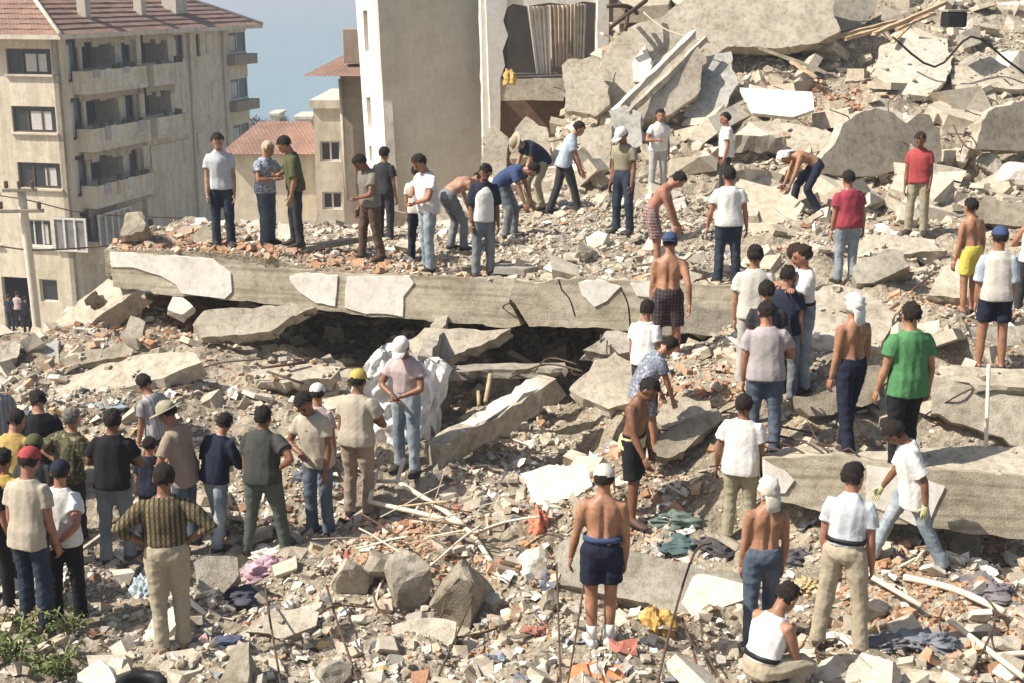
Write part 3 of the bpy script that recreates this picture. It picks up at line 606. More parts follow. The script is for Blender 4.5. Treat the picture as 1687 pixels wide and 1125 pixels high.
rag('cloth_bundle', 'white rag just above the pink bundle', 445, 915, 62, 30, (.66,.62,.54), 'offwhite', seed=5)
rag('rag', 'dark blue denim rag behind the pink bundle', 375, 985, 80, 40, (.035,.045,.09), 'denim', seed=6)
rag('rag', 'blue rag by the feet of the plaid shirt man', 352, 1066, 76, 30, (.05,.07,.17), 'blue', seed=7)
rag('plastic_bag', 'light blue plastic bag hanging left of the plaid man', 240, 985, 40, 66, (.40,.50,.55), 'bluebag', seed=8, flat=.9, rough=.4)
rag('rag', 'dark teal cloth heap behind the navy shorts', 1120, 900, 66, 40, (.03,.10,.11), 'teal', seed=9)
rag('rag', 'dark green cloth on the rubble below the white shirt man', 1112, 858, 60, 40, (.10,.16,.13), 'green', seed=10)
rag('rag', 'dark crumpled cloth left of the khaki trousers back', 1180, 905, 70, 40, (.03,.03,.04), 'black', seed=11)
rag('rag', 'orange red rag among crumbs below the white panel', 888, 868, 36, 44, (.72,.17,.07), 'orange', seed=12, flat=1.1)
rag('rag', 'small orange rag left of the orange red one', 868, 898, 26, 14, (.65,.30,.08), 'orange2', seed=13)
rag('yellow_bag', 'yellow folded cloth in front of the grey brown slab', 1082, 1034, 46, 46, (.74,.42,.06), 'yellow', seed=14, flat=1.2)
rag('rag', 'orange yellow strip left of the yellow cloth', 1030, 1000, 60, 18, (.70,.36,.10), 'yellow2', seed=15)
rag('rag', 'grey jeans rag in the right foreground', 1530, 1058, 70, 46, (.16,.18,.22), 'greyblue', seed=16)
rag('rag', 'dark cloth heap in the right foreground', 1450, 1062, 60, 44, (.17,.17,.19), 'greydark', seed=17)
rag('rag', 'grey rag beneath the lower right beam', 1620, 968, 90, 34, (.16,.15,.17), 'mauve', seed=18)
rag('rag', 'dark rag by the khaki trousers of the right back', 1310, 920, 60, 44, (.06,.06,.08), 'navyrag', seed=19)
rag('rag', 'yellowish rag behind the kneeling man', 1330, 965, 50, 34, (.55,.40,.16), 'ochre', seed=20)
rag('rag', 'bluish rag under the long tilted slab', 180, 668, 50, 14, (.25,.31,.33), 'paleblue', seed=21)
rag('rag', 'white rag in the hollow below the left beam', 390, 560, 22, 26, (.7,.66,.6), 'white1', seed=22)
rag('rag', 'yellow cloth on the sill of the curtained opening', 840, 132, 16, 26, (.65,.40,.07), 'yellow3', Y=34.6, seed=23, flat=1)
rag('rag', 'reddish cloth in front of the bare legs left', 880, 1040, 34, 24, (.35,.12,.08), 'red1', seed=24)
def sheet_cloth(name, label, poly, anchor, n, mat, amp=.07, seed=1):
    n = Vector(n).normalized(); p0 = at(*anchor); ex, ey = basis(n)
    P3 = [plane_pt(u, v, p0, n) for u, v in poly]; o = sum(P3, Vector()) / len(P3)
    P2 = [Vector(((p - o).dot(ex), (p - o).dot(ey))) for p in P3]
    xs_ = [p.x for p in P2]; ys2 = [p.y for p in P2]
    bm = bmesh.new(); st = .035; rn = np.random.default_rng(seed); K = rn.normal(size=(6, 2)) * np.array([6, 1.6]); ph = rn.uniform(0, 6.28, 6)
    grid = {}
    def inside(x, y):
        r = False; j = len(P2) - 1
        for i in range(len(P2)):
            a, b_ = P2[i], P2[j]
            if (a.y > y) != (b_.y > y) and x < (b_.x - a.x) * (y - a.y) / (b_.y - a.y) + a.x: r = not r
            j = i
        return r
    nx_ = int((max(xs_) - min(xs_)) / st) + 2; ny_ = int((max(ys2) - min(ys2)) / st) + 2
    for i in range(nx_):
        for j in range(ny_):
            x = min(xs_) + i * st; y = min(ys2) + j * st
            if inside(x, y):
                z = amp * sum(math.sin(K[k][0] * x + K[k][1] * y + ph[k] + 1.2 * math.sin(2.2 * y + k)) for k in range(6)) / 2.4
                grid[i, j] = bm.verts.new(o + ex * x + ey * y + n * z)
    for (i, j), v0 in list(grid.items()):
        if (i+1, j) in grid and (i, j+1) in grid and (i+1, j+1) in grid: bm.faces.new((v0, grid[i+1, j], grid[i+1, j+1], grid[i, j+1]))
    bmesh.ops.recalc_face_normals(bm, faces=bm.faces)
    me = bpy.data.meshes.new(name); bm.to_mesh(me); bm.free(); me.transform(Matrix.Translation(-o))
    ob = link(name, me, mat, None, o, True); return tag(ob, label, 'cloth')
M_sheet = plain('white_sheet', (.80, .78, .74), .8, .04, 4, .1)
def bulky(name, label, rows, Y, depth, mat, seed, fold=.05):
    rn = np.random.default_rng(seed); nu, nv = 56, 46; V = []; F = []; K = rn.normal(size=(6, 2)) * np.array([2.0, 1.1]); ph = rn.uniform(0, 6.28, 6)
    vs = [r[0] for r in rows]
    for j in range(nv + 1):
        v = vs[0] + (vs[-1] - vs[0]) * j / nv; l = float(np.interp(v, vs, [r[1] for r in rows])); r_ = float(np.interp(v, vs, [r[2] for r in rows]))
        l += 3 * math.sin(v * .11 + seed); r_ += 3 * math.sin(v * .09 + 2 * seed)
        for i in range(nu):
            a = 2 * math.pi * i / nu; c_ = (l + r_) / 2; u = c_ + (r_ - l) / 2 * math.cos(a); y = -math.sin(a) * depth
            f = sum(1 - abs(math.sin(K[k][0] * a * 1.5 + K[k][1] * j * .12 + ph[k])) for k in range(6)) / 6 - .4
            f += .35 * (sum(1 - abs(math.sin(K[k][0] * 4 * a + K[k][1] * j * .4 + ph[k])) for k in range(6)) / 6 - .4)
            p = at(u, v, Y); p.y += y * (1 + f * .8) - f * fold * 3; p.x += math.cos(a) * f * fold * 2; V.append(p)
    for j in range(nv):
        for i in range(nu): a = j * nu + i; b_ = j * nu + (i + 1) % nu; F.append((a, b_, b_ + nu, a + nu))
    F.append(tuple(range(nu))); F.append(tuple(len(V) - 1 - k for k in range(nu)))
    return tag(obj_w(name, V, F, mat, smooth=True), label, 'cloth')
bulky('white_sheet', 'large white sheet hanging in a bundle behind the man with white cap', [(572,628,652),(600,604,700),(640,584,712),(690,596,712),(735,620,702),(770,632,694)], 15.95, .22, M_sheet, 3)
bulky('plastic_sheet', 'crumpled white plastic film right of the white sheet', [(592,700,726),(606,696,742),(640,690,738),(670,694,722),(700,698,728),(742,704,722)], 16.1, .12, M_sheet, 5, .06)

# black box, basket, bucket
def boxo(name, parent, c, sx, sy, sz, mat, rz=0, bev=.01):
    bm = bmesh.new(); bmesh.ops.create_cube(bm, size=1)
    for v_ in bm.verts: v_.co = Vector((v_.co.x * sx, v_.co.y * sy, v_.co.z * sz))
    if bev: bmesh.ops.bevel(bm, geom=bm.edges[:], offset=bev, segments=1, affect='EDGES')
    me = bpy.data.meshes.new(name); bm.to_mesh(me); bm.free()
    o = link(name, me, mat, parent, c); o.rotation_euler.z = rz; return o
bx = empty('television', at(1573,48,29.2), 'small black box shaped set lying on the upper white slab', 'television')
boxo('casing', bx, (0, .12, .2), .46, .34, .32, M_black, .2, .03); boxo('screen', bx, (-.01, -.07, .2), .36, .02, .24, M_glass, .2); boxo('top_cover', bx, (0, .12, .38), .5, .36, .05, M_grey, .2)
bk = empty('basket', at(1368,1104,10.85), 'dark woven basket standing by the khaki trousers', 'basket')
M_bask = plain('basket_brown', (.10, .07, .05), .8, .4, 20)
for k in range(6):
    hgt = .02 + k * .036; rr = .105 + k * .006
    tube('weave_ring', None, [wloc(bk) + Vector((rr * math.cos(t_), rr * math.sin(t_) * .8, hgt)) for t_ in np.linspace(0, 6.283, 13)], .012, M_bask, None, 6, parent=bk)
for k in range(14):
    t_ = k / 14 * 6.283; tube('stake', None, [wloc(bk) + Vector((.1 * math.cos(t_), .08 * math.sin(t_), 0)), wloc(bk) + Vector((.142 * math.cos(t_), .112 * math.sin(t_), .215))], .009, M_bask, None, 5, parent=bk)
tube('handle', None, [wloc(bk) + Vector((.14 * math.cos(t_), 0, .2 + .11 * math.sin(t_))) for t_ in np.linspace(0, 3.1416, 9)], .008, M_bask, None, 5, parent=bk)
bu = empty('tyre', at(232,1150,9.9), 'black rubber tyre half showing at the bottom left', 'tyre')
tube('rim', None, [wloc(bu) + Vector((.17 * math.cos(t_), .17 * math.sin(t_), .1)) for t_ in np.linspace(0, 6.283, 25)], .055, M_black, None, 10, parent=bu)

rt = random.Random(5)
for k in range(16):
    u0 = rt.uniform(600, 800); v0 = rt.uniform(880, 960); p = hit(u0, v0)
    if p is None: continue
    an_ = rt.uniform(0, 6.28); L = rt.uniform(.4, 1.1); d = Vector((math.cos(an_), math.sin(an_) * .8, rt.uniform(.0, .5)))
    p = p + Vector((0, 0, rt.uniform(.1, .42))); m_ = p + d * L * .5 + Vector((0, 0, rt.uniform(0, .04)))
    tube('loose_rod', ('pale', 'thin', 'bent', 'long', 'short', 'crooked', 'dusty', 'slim')[k % 8] + (' rod' if k < 8 else ' wire') + ' in the tangle round the boulder pile under the white pipes', [p - d * L * .5, p, m_, p + d * L], rt.choice((.007, .009, .013)), (M_pipe, M_pipe, M_wood, M_rebar)[k % 4], 'rod', 5, group='rods tangled round the boulder pile')
# ---------------------------------------------------------------- crumbs, bricks and stones
def tmpl(kind, seed):
    rn = np.random.default_rng(seed); bm = bmesh.new()
    if kind == 'rock':
        bmesh.ops.create_icosphere(bm, subdivisions=1, radius=.5)
        for v_ in bm.verts:
            v_.co *= rn.uniform(.72, 1.12)
        s_ = (1, rn.uniform(.6, 1), rn.uniform(.4, .8))
    elif kind == 'block':
        bmesh.ops.create_cube(bm, size=.9)
        for v_ in bm.verts: v_.co += Vector(rn.uniform(-.17, .17, 3))
        s_ = (1, rn.uniform(.55, .9), rn.uniform(.35, .7))
    elif kind == 'shard':
        k = int(rn.integers(5, 7)); top = []; bot = []
        for i_ in range(k):
            a = 2 * math.pi * i_ / k + rn.uniform(-.3, .3); r_ = rn.uniform(.34, .58)
            top.append(bm.verts.new((r_ * math.cos(a), r_ * math.sin(a), .5))); bot.append(bm.verts.new((r_ * 1.05 * math.cos(a), r_ * 1.05 * math.sin(a), -.5)))
        bm.faces.new(top); bm.faces.new(bot[::-1])
        for i_ in range(k): bm.faces.new((top[i_], bot[i_], bot[(i_ + 1) % k], top[(i_ + 1) % k]))
        s_ = (1, rn.uniform(.6, 1), rn.uniform(.12, .22))
    elif kind == 'brick':
        bmesh.ops.create_cube(bm, size=1.0)
        for v_ in bm.verts: v_.co += Vector(rn.uniform(-.06, .06, 3))
        s_ = (1, rn.uniform(.5, .7), rn.uniform(.36, .5))
    elif kind == 'scrap':
        g = [[bm.verts.new((i_ / 4 - .5, j_ / 2 * .7 - .35 + rn.uniform(-.08, .08), .22 * math.sin(i_ * rn.uniform(.8, 1.6) + j_ * .7) + rn.uniform(-.05, .05))) for j_ in range(3)] for i_ in range(5)]
        for i_ in range(4):
            for j_ in range(2): bm.faces.new((g[i_][j_], g[i_ + 1][j_], g[i_ + 1][j_ + 1], g[i_][j_ + 1]))
        s_ = (1, rn.uniform(.5, 1), 1)
    else:
        bmesh.ops.create_cube(bm, size=1.0)
        for v_ in bm.verts: v_.co += Vector(rn.uniform(-.05, .05, 3))
        s_ = (1, .10, .06)
    for v_ in bm.verts: v_.co = Vector((v_.co.x * s_[0], v_.co.y * s_[1], v_.co.z * s_[2]))
    bmesh.ops.triangulate(bm, faces=bm.faces[:]); bmesh.ops.recalc_face_normals(bm, faces=bm.faces)
    bm.verts.ensure_lookup_table(); V = np.array([v_.co[:] for v_ in bm.verts]); F = np.array([[q_.index for q_ in f.verts] for f in bm.faces]); bm.free()
    return V, F
KINDS = ['rock'] * 6 + ['block'] * 8 + ['shard'] * 6 + ['brick'] * 4 + ['stick'] * 2 + ['scrap'] * 4
TM = [tmpl(k, 100 + i_) for i_, k in enumerate(KINDS)]; IDX = {k: [i_ for i_, kk in enumerate(KINDS) if kk == k] for k in set(KINDS)}
PALC = np.array([(.48,.425,.335),(.54,.485,.395),(.40,.35,.27),(.61,.56,.47),(.73,.69,.61),(.33,.295,.24),(.42,.40,.355),(.50,.395,.30)])
WPC = np.array([.23,.22,.13,.15,.12,.06,.06,.03]); WPC = WPC / WPC.sum()
PALB = np.array([(.50,.30,.19),(.55,.36,.24),(.44,.25,.155),(.55,.41,.29)])
def brickness(x, y):
    b_ = np.clip(vnoise(x * .7 + 31, y * .7 + 17) * 2.0 - .30, 0, 1) * .45 + .04
    for (bx_, by_, r_, w_) in BR: b_ = b_ + w_ * np.exp(-((x - bx_) ** 2 + (y - by_) ** 2) / (r_ * r_))
    return np.clip(b_, 0, .9)
BR = []
for u, v, Y, r_, w_ in [(300,395,20.6,1.0,.7),(450,420,20.2,.9,.7),(600,440,20,.9,.65),(740,450,19.6,.7,.5),(1400,140,28.6,1.0,.8),(1330,130,28.8,.8,.5),(1480,130,29.4,1.2,.4),(1200,650,15.6,.7,.6),(1380,690,14.4,.5,.6),(1660,590,15.6,.7,.8),(1560,480,18,.8,.6),
  (150,560,19.6,1.2,.6),(290,540,19.6,.8,.7),(470,608,17.6,.8,.6),(1450,880,13,.6,.6),(1480,1000,11.8,.9,.55),(1560,700,14,.5,.6),(640,870,14,.8,.5),(1620,1000,11.5,.9,.5),(700,890,13.5,.7,.4),(850,880,13.4,.7,.35),(1650,770,13.6,.4,.6)]:
    p = at(u, v, Y); BR.append((p.x, p.y, r_, w_))
def scatter(n_, xr, yr, smin, smax, alpha, fn, dens=None):
    x = RNG.uniform(*xr, n_); y = RNG.uniform(*yr, n_)
    # keep what the frame can see, with a generous margin to the sides
    lim = (y * .4 + 2.2); k = np.abs(x) < lim; x, y = x[k], y[k]
    u_ = RNG.random(len(x)); s_ = (smin ** -alpha + u_ * (smax ** -alpha - smin ** -alpha)) ** (-1 / alpha)
    z = fn(x, y); return np.stack([x, y, z, s_], 1)
def clump(B, keep=.07):
    m_ = np.clip((vnoise(B[:, 0] * .8 + 5, B[:, 1] * .8 + 3) + .6 * vnoise(B[:, 0] * 2.1, B[:, 1] * 2.1 + 8)) * 3.6 + .50, keep, 1)
    return B[RNG.random(len(B)) < m_]
batches = [clump(scatter(44000, (-7.5, 7.5), (8.9, 13), .022, .22, 1.75, surfL), .38), clump(scatter(52000, (-9, 9), (13, 18.5), .025, .24, 1.85, surfL), .16), clump(scatter(22000, (-11, 11), (18.5, 24), .035, .30, 1.8, surfL)), clump(scatter(26000, (-5, 14), (23, 35), .045, .42, 1.8, surfL)),
  scatter(170, (-7, 7), (9.3, 16), .24, .55, 2.0, surfL), scatter(190, (-8, 9), (16, 24), .28, .75, 1.8, surfL), scatter(430, (-3, 14), (23, 34), .40, 1.5, 1.4, surfL)]
BIGN = sum(len(b_) for b_ in batches[:4])
# on the covered slab
xx = RNG.uniform(-6.2, 3.4, 15000); yy_ = yb(xx) + .14 + RNG.random(15000) * (24.8 - yb(xx)); tt = (yy_ - yb(xx) - .12) / (25.2 - yb(xx))
zz = Uf(xx, yy_) + relief(xx, yy_) * .55 * np.clip(tt * 12, .12, 1) - .02
ss = (.03 ** -1.9 + RNG.random(15000) * (.24 ** -1.9 - .03 ** -1.9)) ** (-1 / 1.9); ss[:45] = RNG.uniform(.25, .5, 45)
onU = np.stack([xx, yy_, zz, ss], 1)
# crumbs on slab tops
crumb = []
for (P2, o, ex, ey, n, dn) in SLABTOPS:
    xs_ = [p[0] for p in P2]; ys_ = [p[1] for p in P2]; area = (max(xs_) - min(xs_)) * (max(ys_) - min(ys_))
    for _ in range(int(area * dn)):
        x, y = random.uniform(min(xs_), max(xs_)), random.uniform(min(ys_), max(ys_)); ins = False; j = len(P2) - 1
        for i_ in range(len(P2)):
            a, b_ = P2[i_], P2[j]
            if (a[1] > y) != (b_[1] > y) and x < (b_[0] - a[0]) * (y - a[1]) / (b_[1] - a[1]) + a[0]: ins = not ins
            j = i_
        if ins:
            w = o + ex * x + ey * y + n * .01; crumb.append((w.x, w.y, w.z, random.choice((.04, .05, .06, .08, .12))))
ALL = np.vstack(batches + [onU] + ([np.array(crumb)] if crumb else []))
first_big_end = sum(len(b_) for b_ in batches)
NP = len(ALL); bk_ = brickness(ALL[:, 0], ALL[:, 1]) * .8; isb = RNG.random(NP) < bk_
kind = np.where(isb, RNG.choice(['brick', 'shard', 'block'], NP, p=[.55, .25, .20]), RNG.choice(['rock', 'block', 'shard', 'stick'], NP, p=[.32, .38, .27, .03]))
isbig = np.zeros(NP, bool); isbig[BIGN:first_big_end] = True
kind = np.where(isbig & ((kind == 'stick') | (kind == 'rock')), 'block', kind); isb = isb & ~isbig; kind = np.where(isbig & (kind == 'brick'), 'shard', kind)
scr = (~isb) & (~isbig) & (ALL[:, 1] < 17) & (ALL[:, 3] > .035) & (RNG.random(NP) < .055); kind = np.where(scr, 'scrap', kind)
ti = np.array([random.choice(IDX[k]) for k in kind])
colr = np.where(isb[:, None], PALB[RNG.integers(0, len(PALB), NP)], PALC[RNG.choice(len(PALC), NP, p=WPC)])
colr = np.clip(colr * RNG.uniform(.78, 1.16, (NP, 1)), 0, .85); colr[isbig] = np.clip(PALC[RNG.choice([0, 1, 1, 3, 3, 0], int(isbig.sum()))] * RNG.uniform(.85, 1.1, (int(isbig.sum()), 1)), 0, .8)
PALS = np.array([(.74, .72, .68), (.72, .69, .62), (.60, .42, .38), (.32, .36, .42), (.55, .40, .18), (.68, .66, .64), (.20, .22, .26), (.45, .18, .14)]); colr[scr] = PALS[RNG.choice(8, int(scr.sum()), p=[.3, .2, .1, .12, .06, .1, .08, .04])]
size = ALL[:, 3].copy(); size[scr] = RNG.uniform(.08, .24, int(scr.sum())); size[kind == 'stick'] *= 3.0; size[isb] = np.clip(size[isb], .05, .17); size[kind == 'shard'] *= 1.35; size[isbig & (kind == 'block')] *= .8
yaw = RNG.uniform(0, 6.283, NP); tl1 = RNG.normal(0, .38, NP); tl2 = RNG.normal(0, .38, NP)
def rotm(a, b_, c_):
    ca, sa, cb, sb, cc, sc_ = np.cos(a), np.sin(a), np.cos(b_), np.sin(b_), np.cos(c_), np.sin(c_); o = np.ones_like(ca); z = np.zeros_like(ca)
    Rz = np.stack([np.stack([ca, -sa, z], -1), np.stack([sa, ca, z], -1), np.stack([z, z, o], -1)], 1)
    Rx = np.stack([np.stack([o, z, z], -1), np.stack([z, cb, -sb], -1), np.stack([z, sb, cb], -1)], 1)
    Ry = np.stack([np.stack([cc, z, sc_], -1), np.stack([z, o, z], -1), np.stack([-sc_, z, cc], -1)], 1)
    return Rz @ Rx @ Ry
RM = rotm(yaw, tl1, tl2); pos = ALL[:, :3].copy(); pos[:, 2] += size * np.where(isbig, .02, .10)
# the ones that show largest become parts of their own
fz = pos[:, 1] * cP - (pos[:, 2] - CZ) * sP; pu = 843.5 + FPX * pos[:, 0] / fz; pv = 562.5 - FPX * (pos[:, 1] * sP + (pos[:, 2] - CZ) * cP) / fz
show = np.where((pu > 0) & (pu < 1687) & (pv > 0) & (pv < 1125), size / fz, 0); show[(kind == 'stick') | (kind == 'scrap')] = 0
first_onU = sum(len(b_) for b_ in batches)
pick = np.zeros(NP, bool)
so_ = np.argsort(-np.where(isb, 0, show))[:290]; bo_ = np.argsort(-np.where(isb & (kind == 'brick'), show, 0))[:290]; pick[so_] = True; pick[bo_] = True
def pmat(name, objcol):
    m, nt, b = newmat(name); v = nd(nt, 'ShaderNodeNewGeometry').outputs['Position']
    if objcol: c = nd(nt, 'ShaderNodeObjectInfo').outputs['Color']
    else:
        a = nd(nt, 'ShaderNodeAttribute'); a.attribute_name = 'piece_colour'; c = a.outputs['Color']
    n1 = noise(nt, v, 9, 4, .6); n2 = noise(nt, v, 55, 4, .65)
    c = mixc(nt, .65, c, ramp(nt, n1, [(.35, (.68, .64, .58)), (.6, (1.1, 1.09, 1.06))]), 'MULTIPLY')
    c = mixc(nt, .5, c, ramp(nt, n2, [(.35, (.66, .63, .6)), (.55, (1.06, 1.05, 1.04))]), 'MULTIPLY')
    nt.links.new(c, b.inputs['Base Color']); b.inputs['Roughness'].default_value = .95; b.inputs['Specular IOR Level'].default_value = .1
    bump(nt, b, n2, .5, .012); return m
M_piece = pmat('rubble_piece', False); M_part = pmat('rubble_part', True)
def bulk(sel, name, parent):
    Vs = []; Fs = []; Cs = []; off = 0
    for t_ in range(len(TM)):
        idx = np.where(sel & (ti == t_))[0]
        if not len(idx): continue
        tv, tf = TM[t_]; P = np.einsum('nij,kj->nki', RM[idx], tv) * size[idx, None, None] + pos[idx, None]
        k = len(tv); Vs.append(P.reshape(-1, 3)); Fs.append((tf[None] + (np.arange(len(idx)) * k)[:, None, None]).reshape(-1, 3) + off); off += len(idx) * k
        Cs.append(np.repeat(colr[idx], len(tf), 0))
    V_ = np.vstack(Vs); F_ = np.vstack(Fs); C_ = np.vstack(Cs)
    me = mesh_np(name, V_, F_)
    at_ = me.attributes.new('piece_colour', 'FLOAT_COLOR', 'FACE'); at_.data.foreach_set('color', np.hstack([C_, np.ones((len(C_), 1))]).astype(np.float32).ravel())
    o = link(name, me, M_piece, parent); o['kind'] = 'stuff'; return o
inU = np.zeros(NP, bool); inU[first_onU:first_onU + 15000] = True
bulk(~pick & ~inU, 'rubble_crumbs', rubble_ground); bulk(~pick & inU, 'rubble_crumbs', rubble_deck)
tmesh = []
for t_, (tv, tf) in enumerate(TM):
    me = mesh_np('piece', tv, tf); me.materials.append(M_part); tmesh.append(me)
for i_ in np.where(pick)[0]:
    o = bpy.data.objects.new('brick' if isb[i_] else 'stone', tmesh[ti[i_]]); col.objects.link(o)
    o.parent = rubble_deck if inU[i_] else rubble_ground
    o.location = pos[i_]; o.rotation_euler = Matrix(RM[i_].tolist()).to_euler(); o.scale = (size[i_],) * 3; o.color = (*colr[i_], 1)
print('scatter', NP, time.time() - T0)
# ---------------------------------------------------------------- apartment block at left
M_apt = concrete('apartment_render', (.70, .63, .49), (.62, .55, .42), (.75, .68, .55), .25, .15, False, .4, .6)
M_aptpale = concrete('apartment_pale', (.68, .62, .51), (.60, .54, .43), (.72, .67, .56), .3, .15, False, .4, .5)
m, nt, b = newmat('roof_tiles'); v = vecs(nt, False)
tcx = nd(nt, 'ShaderNodeTexBrick'); tcx.inputs['Scale'].default_value = 1.7; nt.links.new(v, tcx.inputs['Vector'])
tcx.inputs['Color1'].default_value = (.34,.21,.155,1); tcx.inputs['Color2'].default_value = (.27,.165,.125,1); tcx.inputs['Mortar'].default_value = (.16,.085,.06,1)
tcx.inputs['Brick Width'].default_value = .28; tcx.inputs['Row Height'].default_value = .36; tcx.inputs['Mortar Size'].default_value = .03
nn = noise(nt, v, .8, 5, .6); c = mixc(nt, .7, tcx.outputs['Color'], ramp(nt, nn, [(.35, (.65, .62, .6)), (.65, (1.25, 1.2, 1.1))]), 'MULTIPLY')
nt.links.new(c, b.inputs['Base Color']); b.inputs['Roughness'].default_value = .9; M_roof = m
M_frame = plain('window_frame_white', (.62, .60, .55), .6)
M_frameD = plain('window_frame_brown', (.12, .08, .06), .6)
M_curt = plain('curtain_pale', (.55, .53, .50), .8, .2, 12)
M_room = plain('room_shade', (.10, .085, .07), .9, .2, 2)  # shade of rooms and recesses is put into this dark colour

M_mauve0 = concrete('wall_dim', (.36,.30,.235), (.30,.25,.19), (.41,.34,.27), .4, .15, False, .35, .4)
class Face:
    """a vertical facade: origin (world, at z=0), unit axis a along the wall, n outward"""
    def __init__(s, o, a, n): s.o, s.a, s.n = Vector(o), Vector(a).normalized(), Vector(n).normalized()
    def px(s, u, v):
        q_ = plane_pt(u, v, s.o, s.n); return ((q_ - s.o).dot(s.a), q_.z)
    def P(s, t, z, out=0): return s.o + s.a * t + Vector((0, 0, z - s.o.z)) + s.n * out
    def box(s, name, t0, t1, z0, z1, o0, o1, mat, parent):
        V = [s.P(t, z, o) for t in (t0, t1) for z in (z0, z1) for o in (o0, o1)]
        F = [(0,1,3,2),(4,6,7,5),(0,4,5,1),(2,3,7,6),(0,2,6,4),(1,5,7,3)]
        c_ = sum(V, Vector()) / 8
        if (V[1] - V[0]).dot((V[4] - V[0]).cross(V[2] - V[0])) < 0: F = [f[::-1] for f in F]
        ob = obj_w(name, V, F, mat, parent); return ob
    def wall(s, name, t0, t1, z0, z1, th, holes, mat, parent):
        ts = sorted({t0, t1, *[h[0] for h in holes], *[h[1] for h in holes]}); zs_ = sorted({z0, z1, *[h[2] for h in holes], *[h[3] for h in holes]})
        ts = [t for t in ts if t0 <= t <= t1]; zs_ = [z for z in zs_ if z0 <= z <= z1]
        solid = lambda i, j: 0 <= i < len(ts) - 1 and 0 <= j < len(zs_) - 1 and not any(h[0] - 1e-6 <= ts[i] and ts[i+1] <= h[1] + 1e-6 and h[2] - 1e-6 <= zs_[j] and zs_[j+1] <= h[3] + 1e-6 for h in holes)
        V = []; F = []
        def quad(ps): k = len(V); V.extend(ps); F.append((k, k+1, k+2, k+3))
        for i in range(len(ts) - 1):
            for j in range(len(zs_) - 1):
                if not solid(i, j): continue
                a, b_, c_, d = ts[i], ts[i+1], zs_[j], zs_[j+1]
                quad([s.P(a, c_), s.P(b_, c_), s.P(b_, d), s.P(a, d)])
                for (ii, jj, e) in ((i-1, j, ((a, c_), (a, d))), (i+1, j, ((b_, c_), (b_, d))), (i, j-1, ((a, c_), (b_, c_))), (i, j+1, ((a, d), (b_, d)))):
                    if not solid(ii, jj): quad([s.P(*e[0]), s.P(*e[1]), s.P(*e[1], -th), s.P(*e[0], -th)])
        return obj_w(name, V, F, mat, parent)
    def window(s, t0, t1, z0, z1, parent, frame=None, rec=.14, nm=2, curtain=0.0, glass=None):
        f = s.box('window', t0 + .02, t1 - .02, z0 + .02, z1 - .02, -rec - .05, -rec - .03, glass or M_glass, parent); fm = frame or M_frame; w_ = .07
        for (a, b_, c_, d) in [(t0, t1, z0, z0 + w_), (t0, t1, z1 - w_, z1)] + [(t0 + (t1 - t0 - w_) * k / nm, t0 + (t1 - t0 - w_) * k / nm + w_, z0 + w_, z1 - w_) for k in range(nm + 1)]:
            s.box('frame', a, b_, c_, d, -rec - .028, -rec + .03, fm, f)
        if curtain: s.box('curtain', t0 + .1 + (t1 - t0) * .1, t0 + (t1 - t0) * (.1 + curtain), z0 + .12, z1 - .25, -rec - .029, -rec - .02, M_curt, f)
        return f
th_ = math.radians(14); ub = Vector((math.sin(th_), math.cos(th_), 0)); ua = Vector((-math.cos(th_), math.sin(th_), 0))
K0 = at(110, 300, 65); K0.z = 0
apt = empty('apartment_building', K0, 'cream five storey apartment block with red tiled hip roof and balconies', 'building')
FB = Face(K0, ub, (math.cos(th_), -math.sin(th_), 0)); FA = Face(K0, ua, (-math.sin(th_), -math.cos(th_), 0))
LB = FB.px(412, 200)[0]; zE = FB.px(112, 55)[1]; pitch = 2.8
LA_ = 12.0
holesA = []; winA = []
for r_, (u0, v0, u1, v1) in enumerate([(10,80,84,122), (20,175,92,218), (30,268,100,310), (40,362,84,406)]):
    t1, _ = FA.px(u0, (v0 + v1) / 2); t0, _ = FA.px(u1, (v0 + v1) / 2); z1 = FA.px((u0 + u1) / 2, v0)[1]; z0 = FA.px((u0 + u1) / 2, v1)[1]
    holesA.append((t0, t1, z0, z1)); winA.append((t0, t1, z0, z1, r_))
    if t1 + 3.6 < LA_: holesA.append((t1 + 1.4, t1 + 3.4, z0, z1)); winA.append((t1 + 1.4, t1 + 3.4, z0, z1, 9))
tA, tB = FA.px(50, 500)[0], FA.px(6, 500)[0]; zA, zB = FA.px(30, 540)[1], FA.px(30, 457)[1]; holesA.append((tA, tB, max(zA, .05), zB))
tC, tD = FA.px(95, 480)[0], FA.px(66, 480)[0]; zC, zD = FA.px(80, 497)[1], FA.px(80, 460)[1]; holesA.append((tC, tD, zC, zD))
FA.wall('wall', 0, LA_, 0, zE, .25, holesA, M_apt, apt)
for (t0, t1, z0, z1, r_) in winA:
    FA.window(t0, t1, z0, z1, apt, M_frameD if r_ < 3 else M_frame, nm=3, curtain=.5 if r_ in (0, 1, 9) else .3)
    FA.box('sill', t0 - .1, t1 + .1, z0 - .1, z0 - .005, .002, .14, M_aptpale, apt)
FA.window(tC, tD, zC, zD, apt, nm=1)
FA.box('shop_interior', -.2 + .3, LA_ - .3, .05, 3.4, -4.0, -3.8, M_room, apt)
for i_ in range(5): FA.box('floor_slab', .28, LA_ - .3, i_ * pitch + .9, i_ * pitch + 1.1, -5, -.26, M_room, apt)
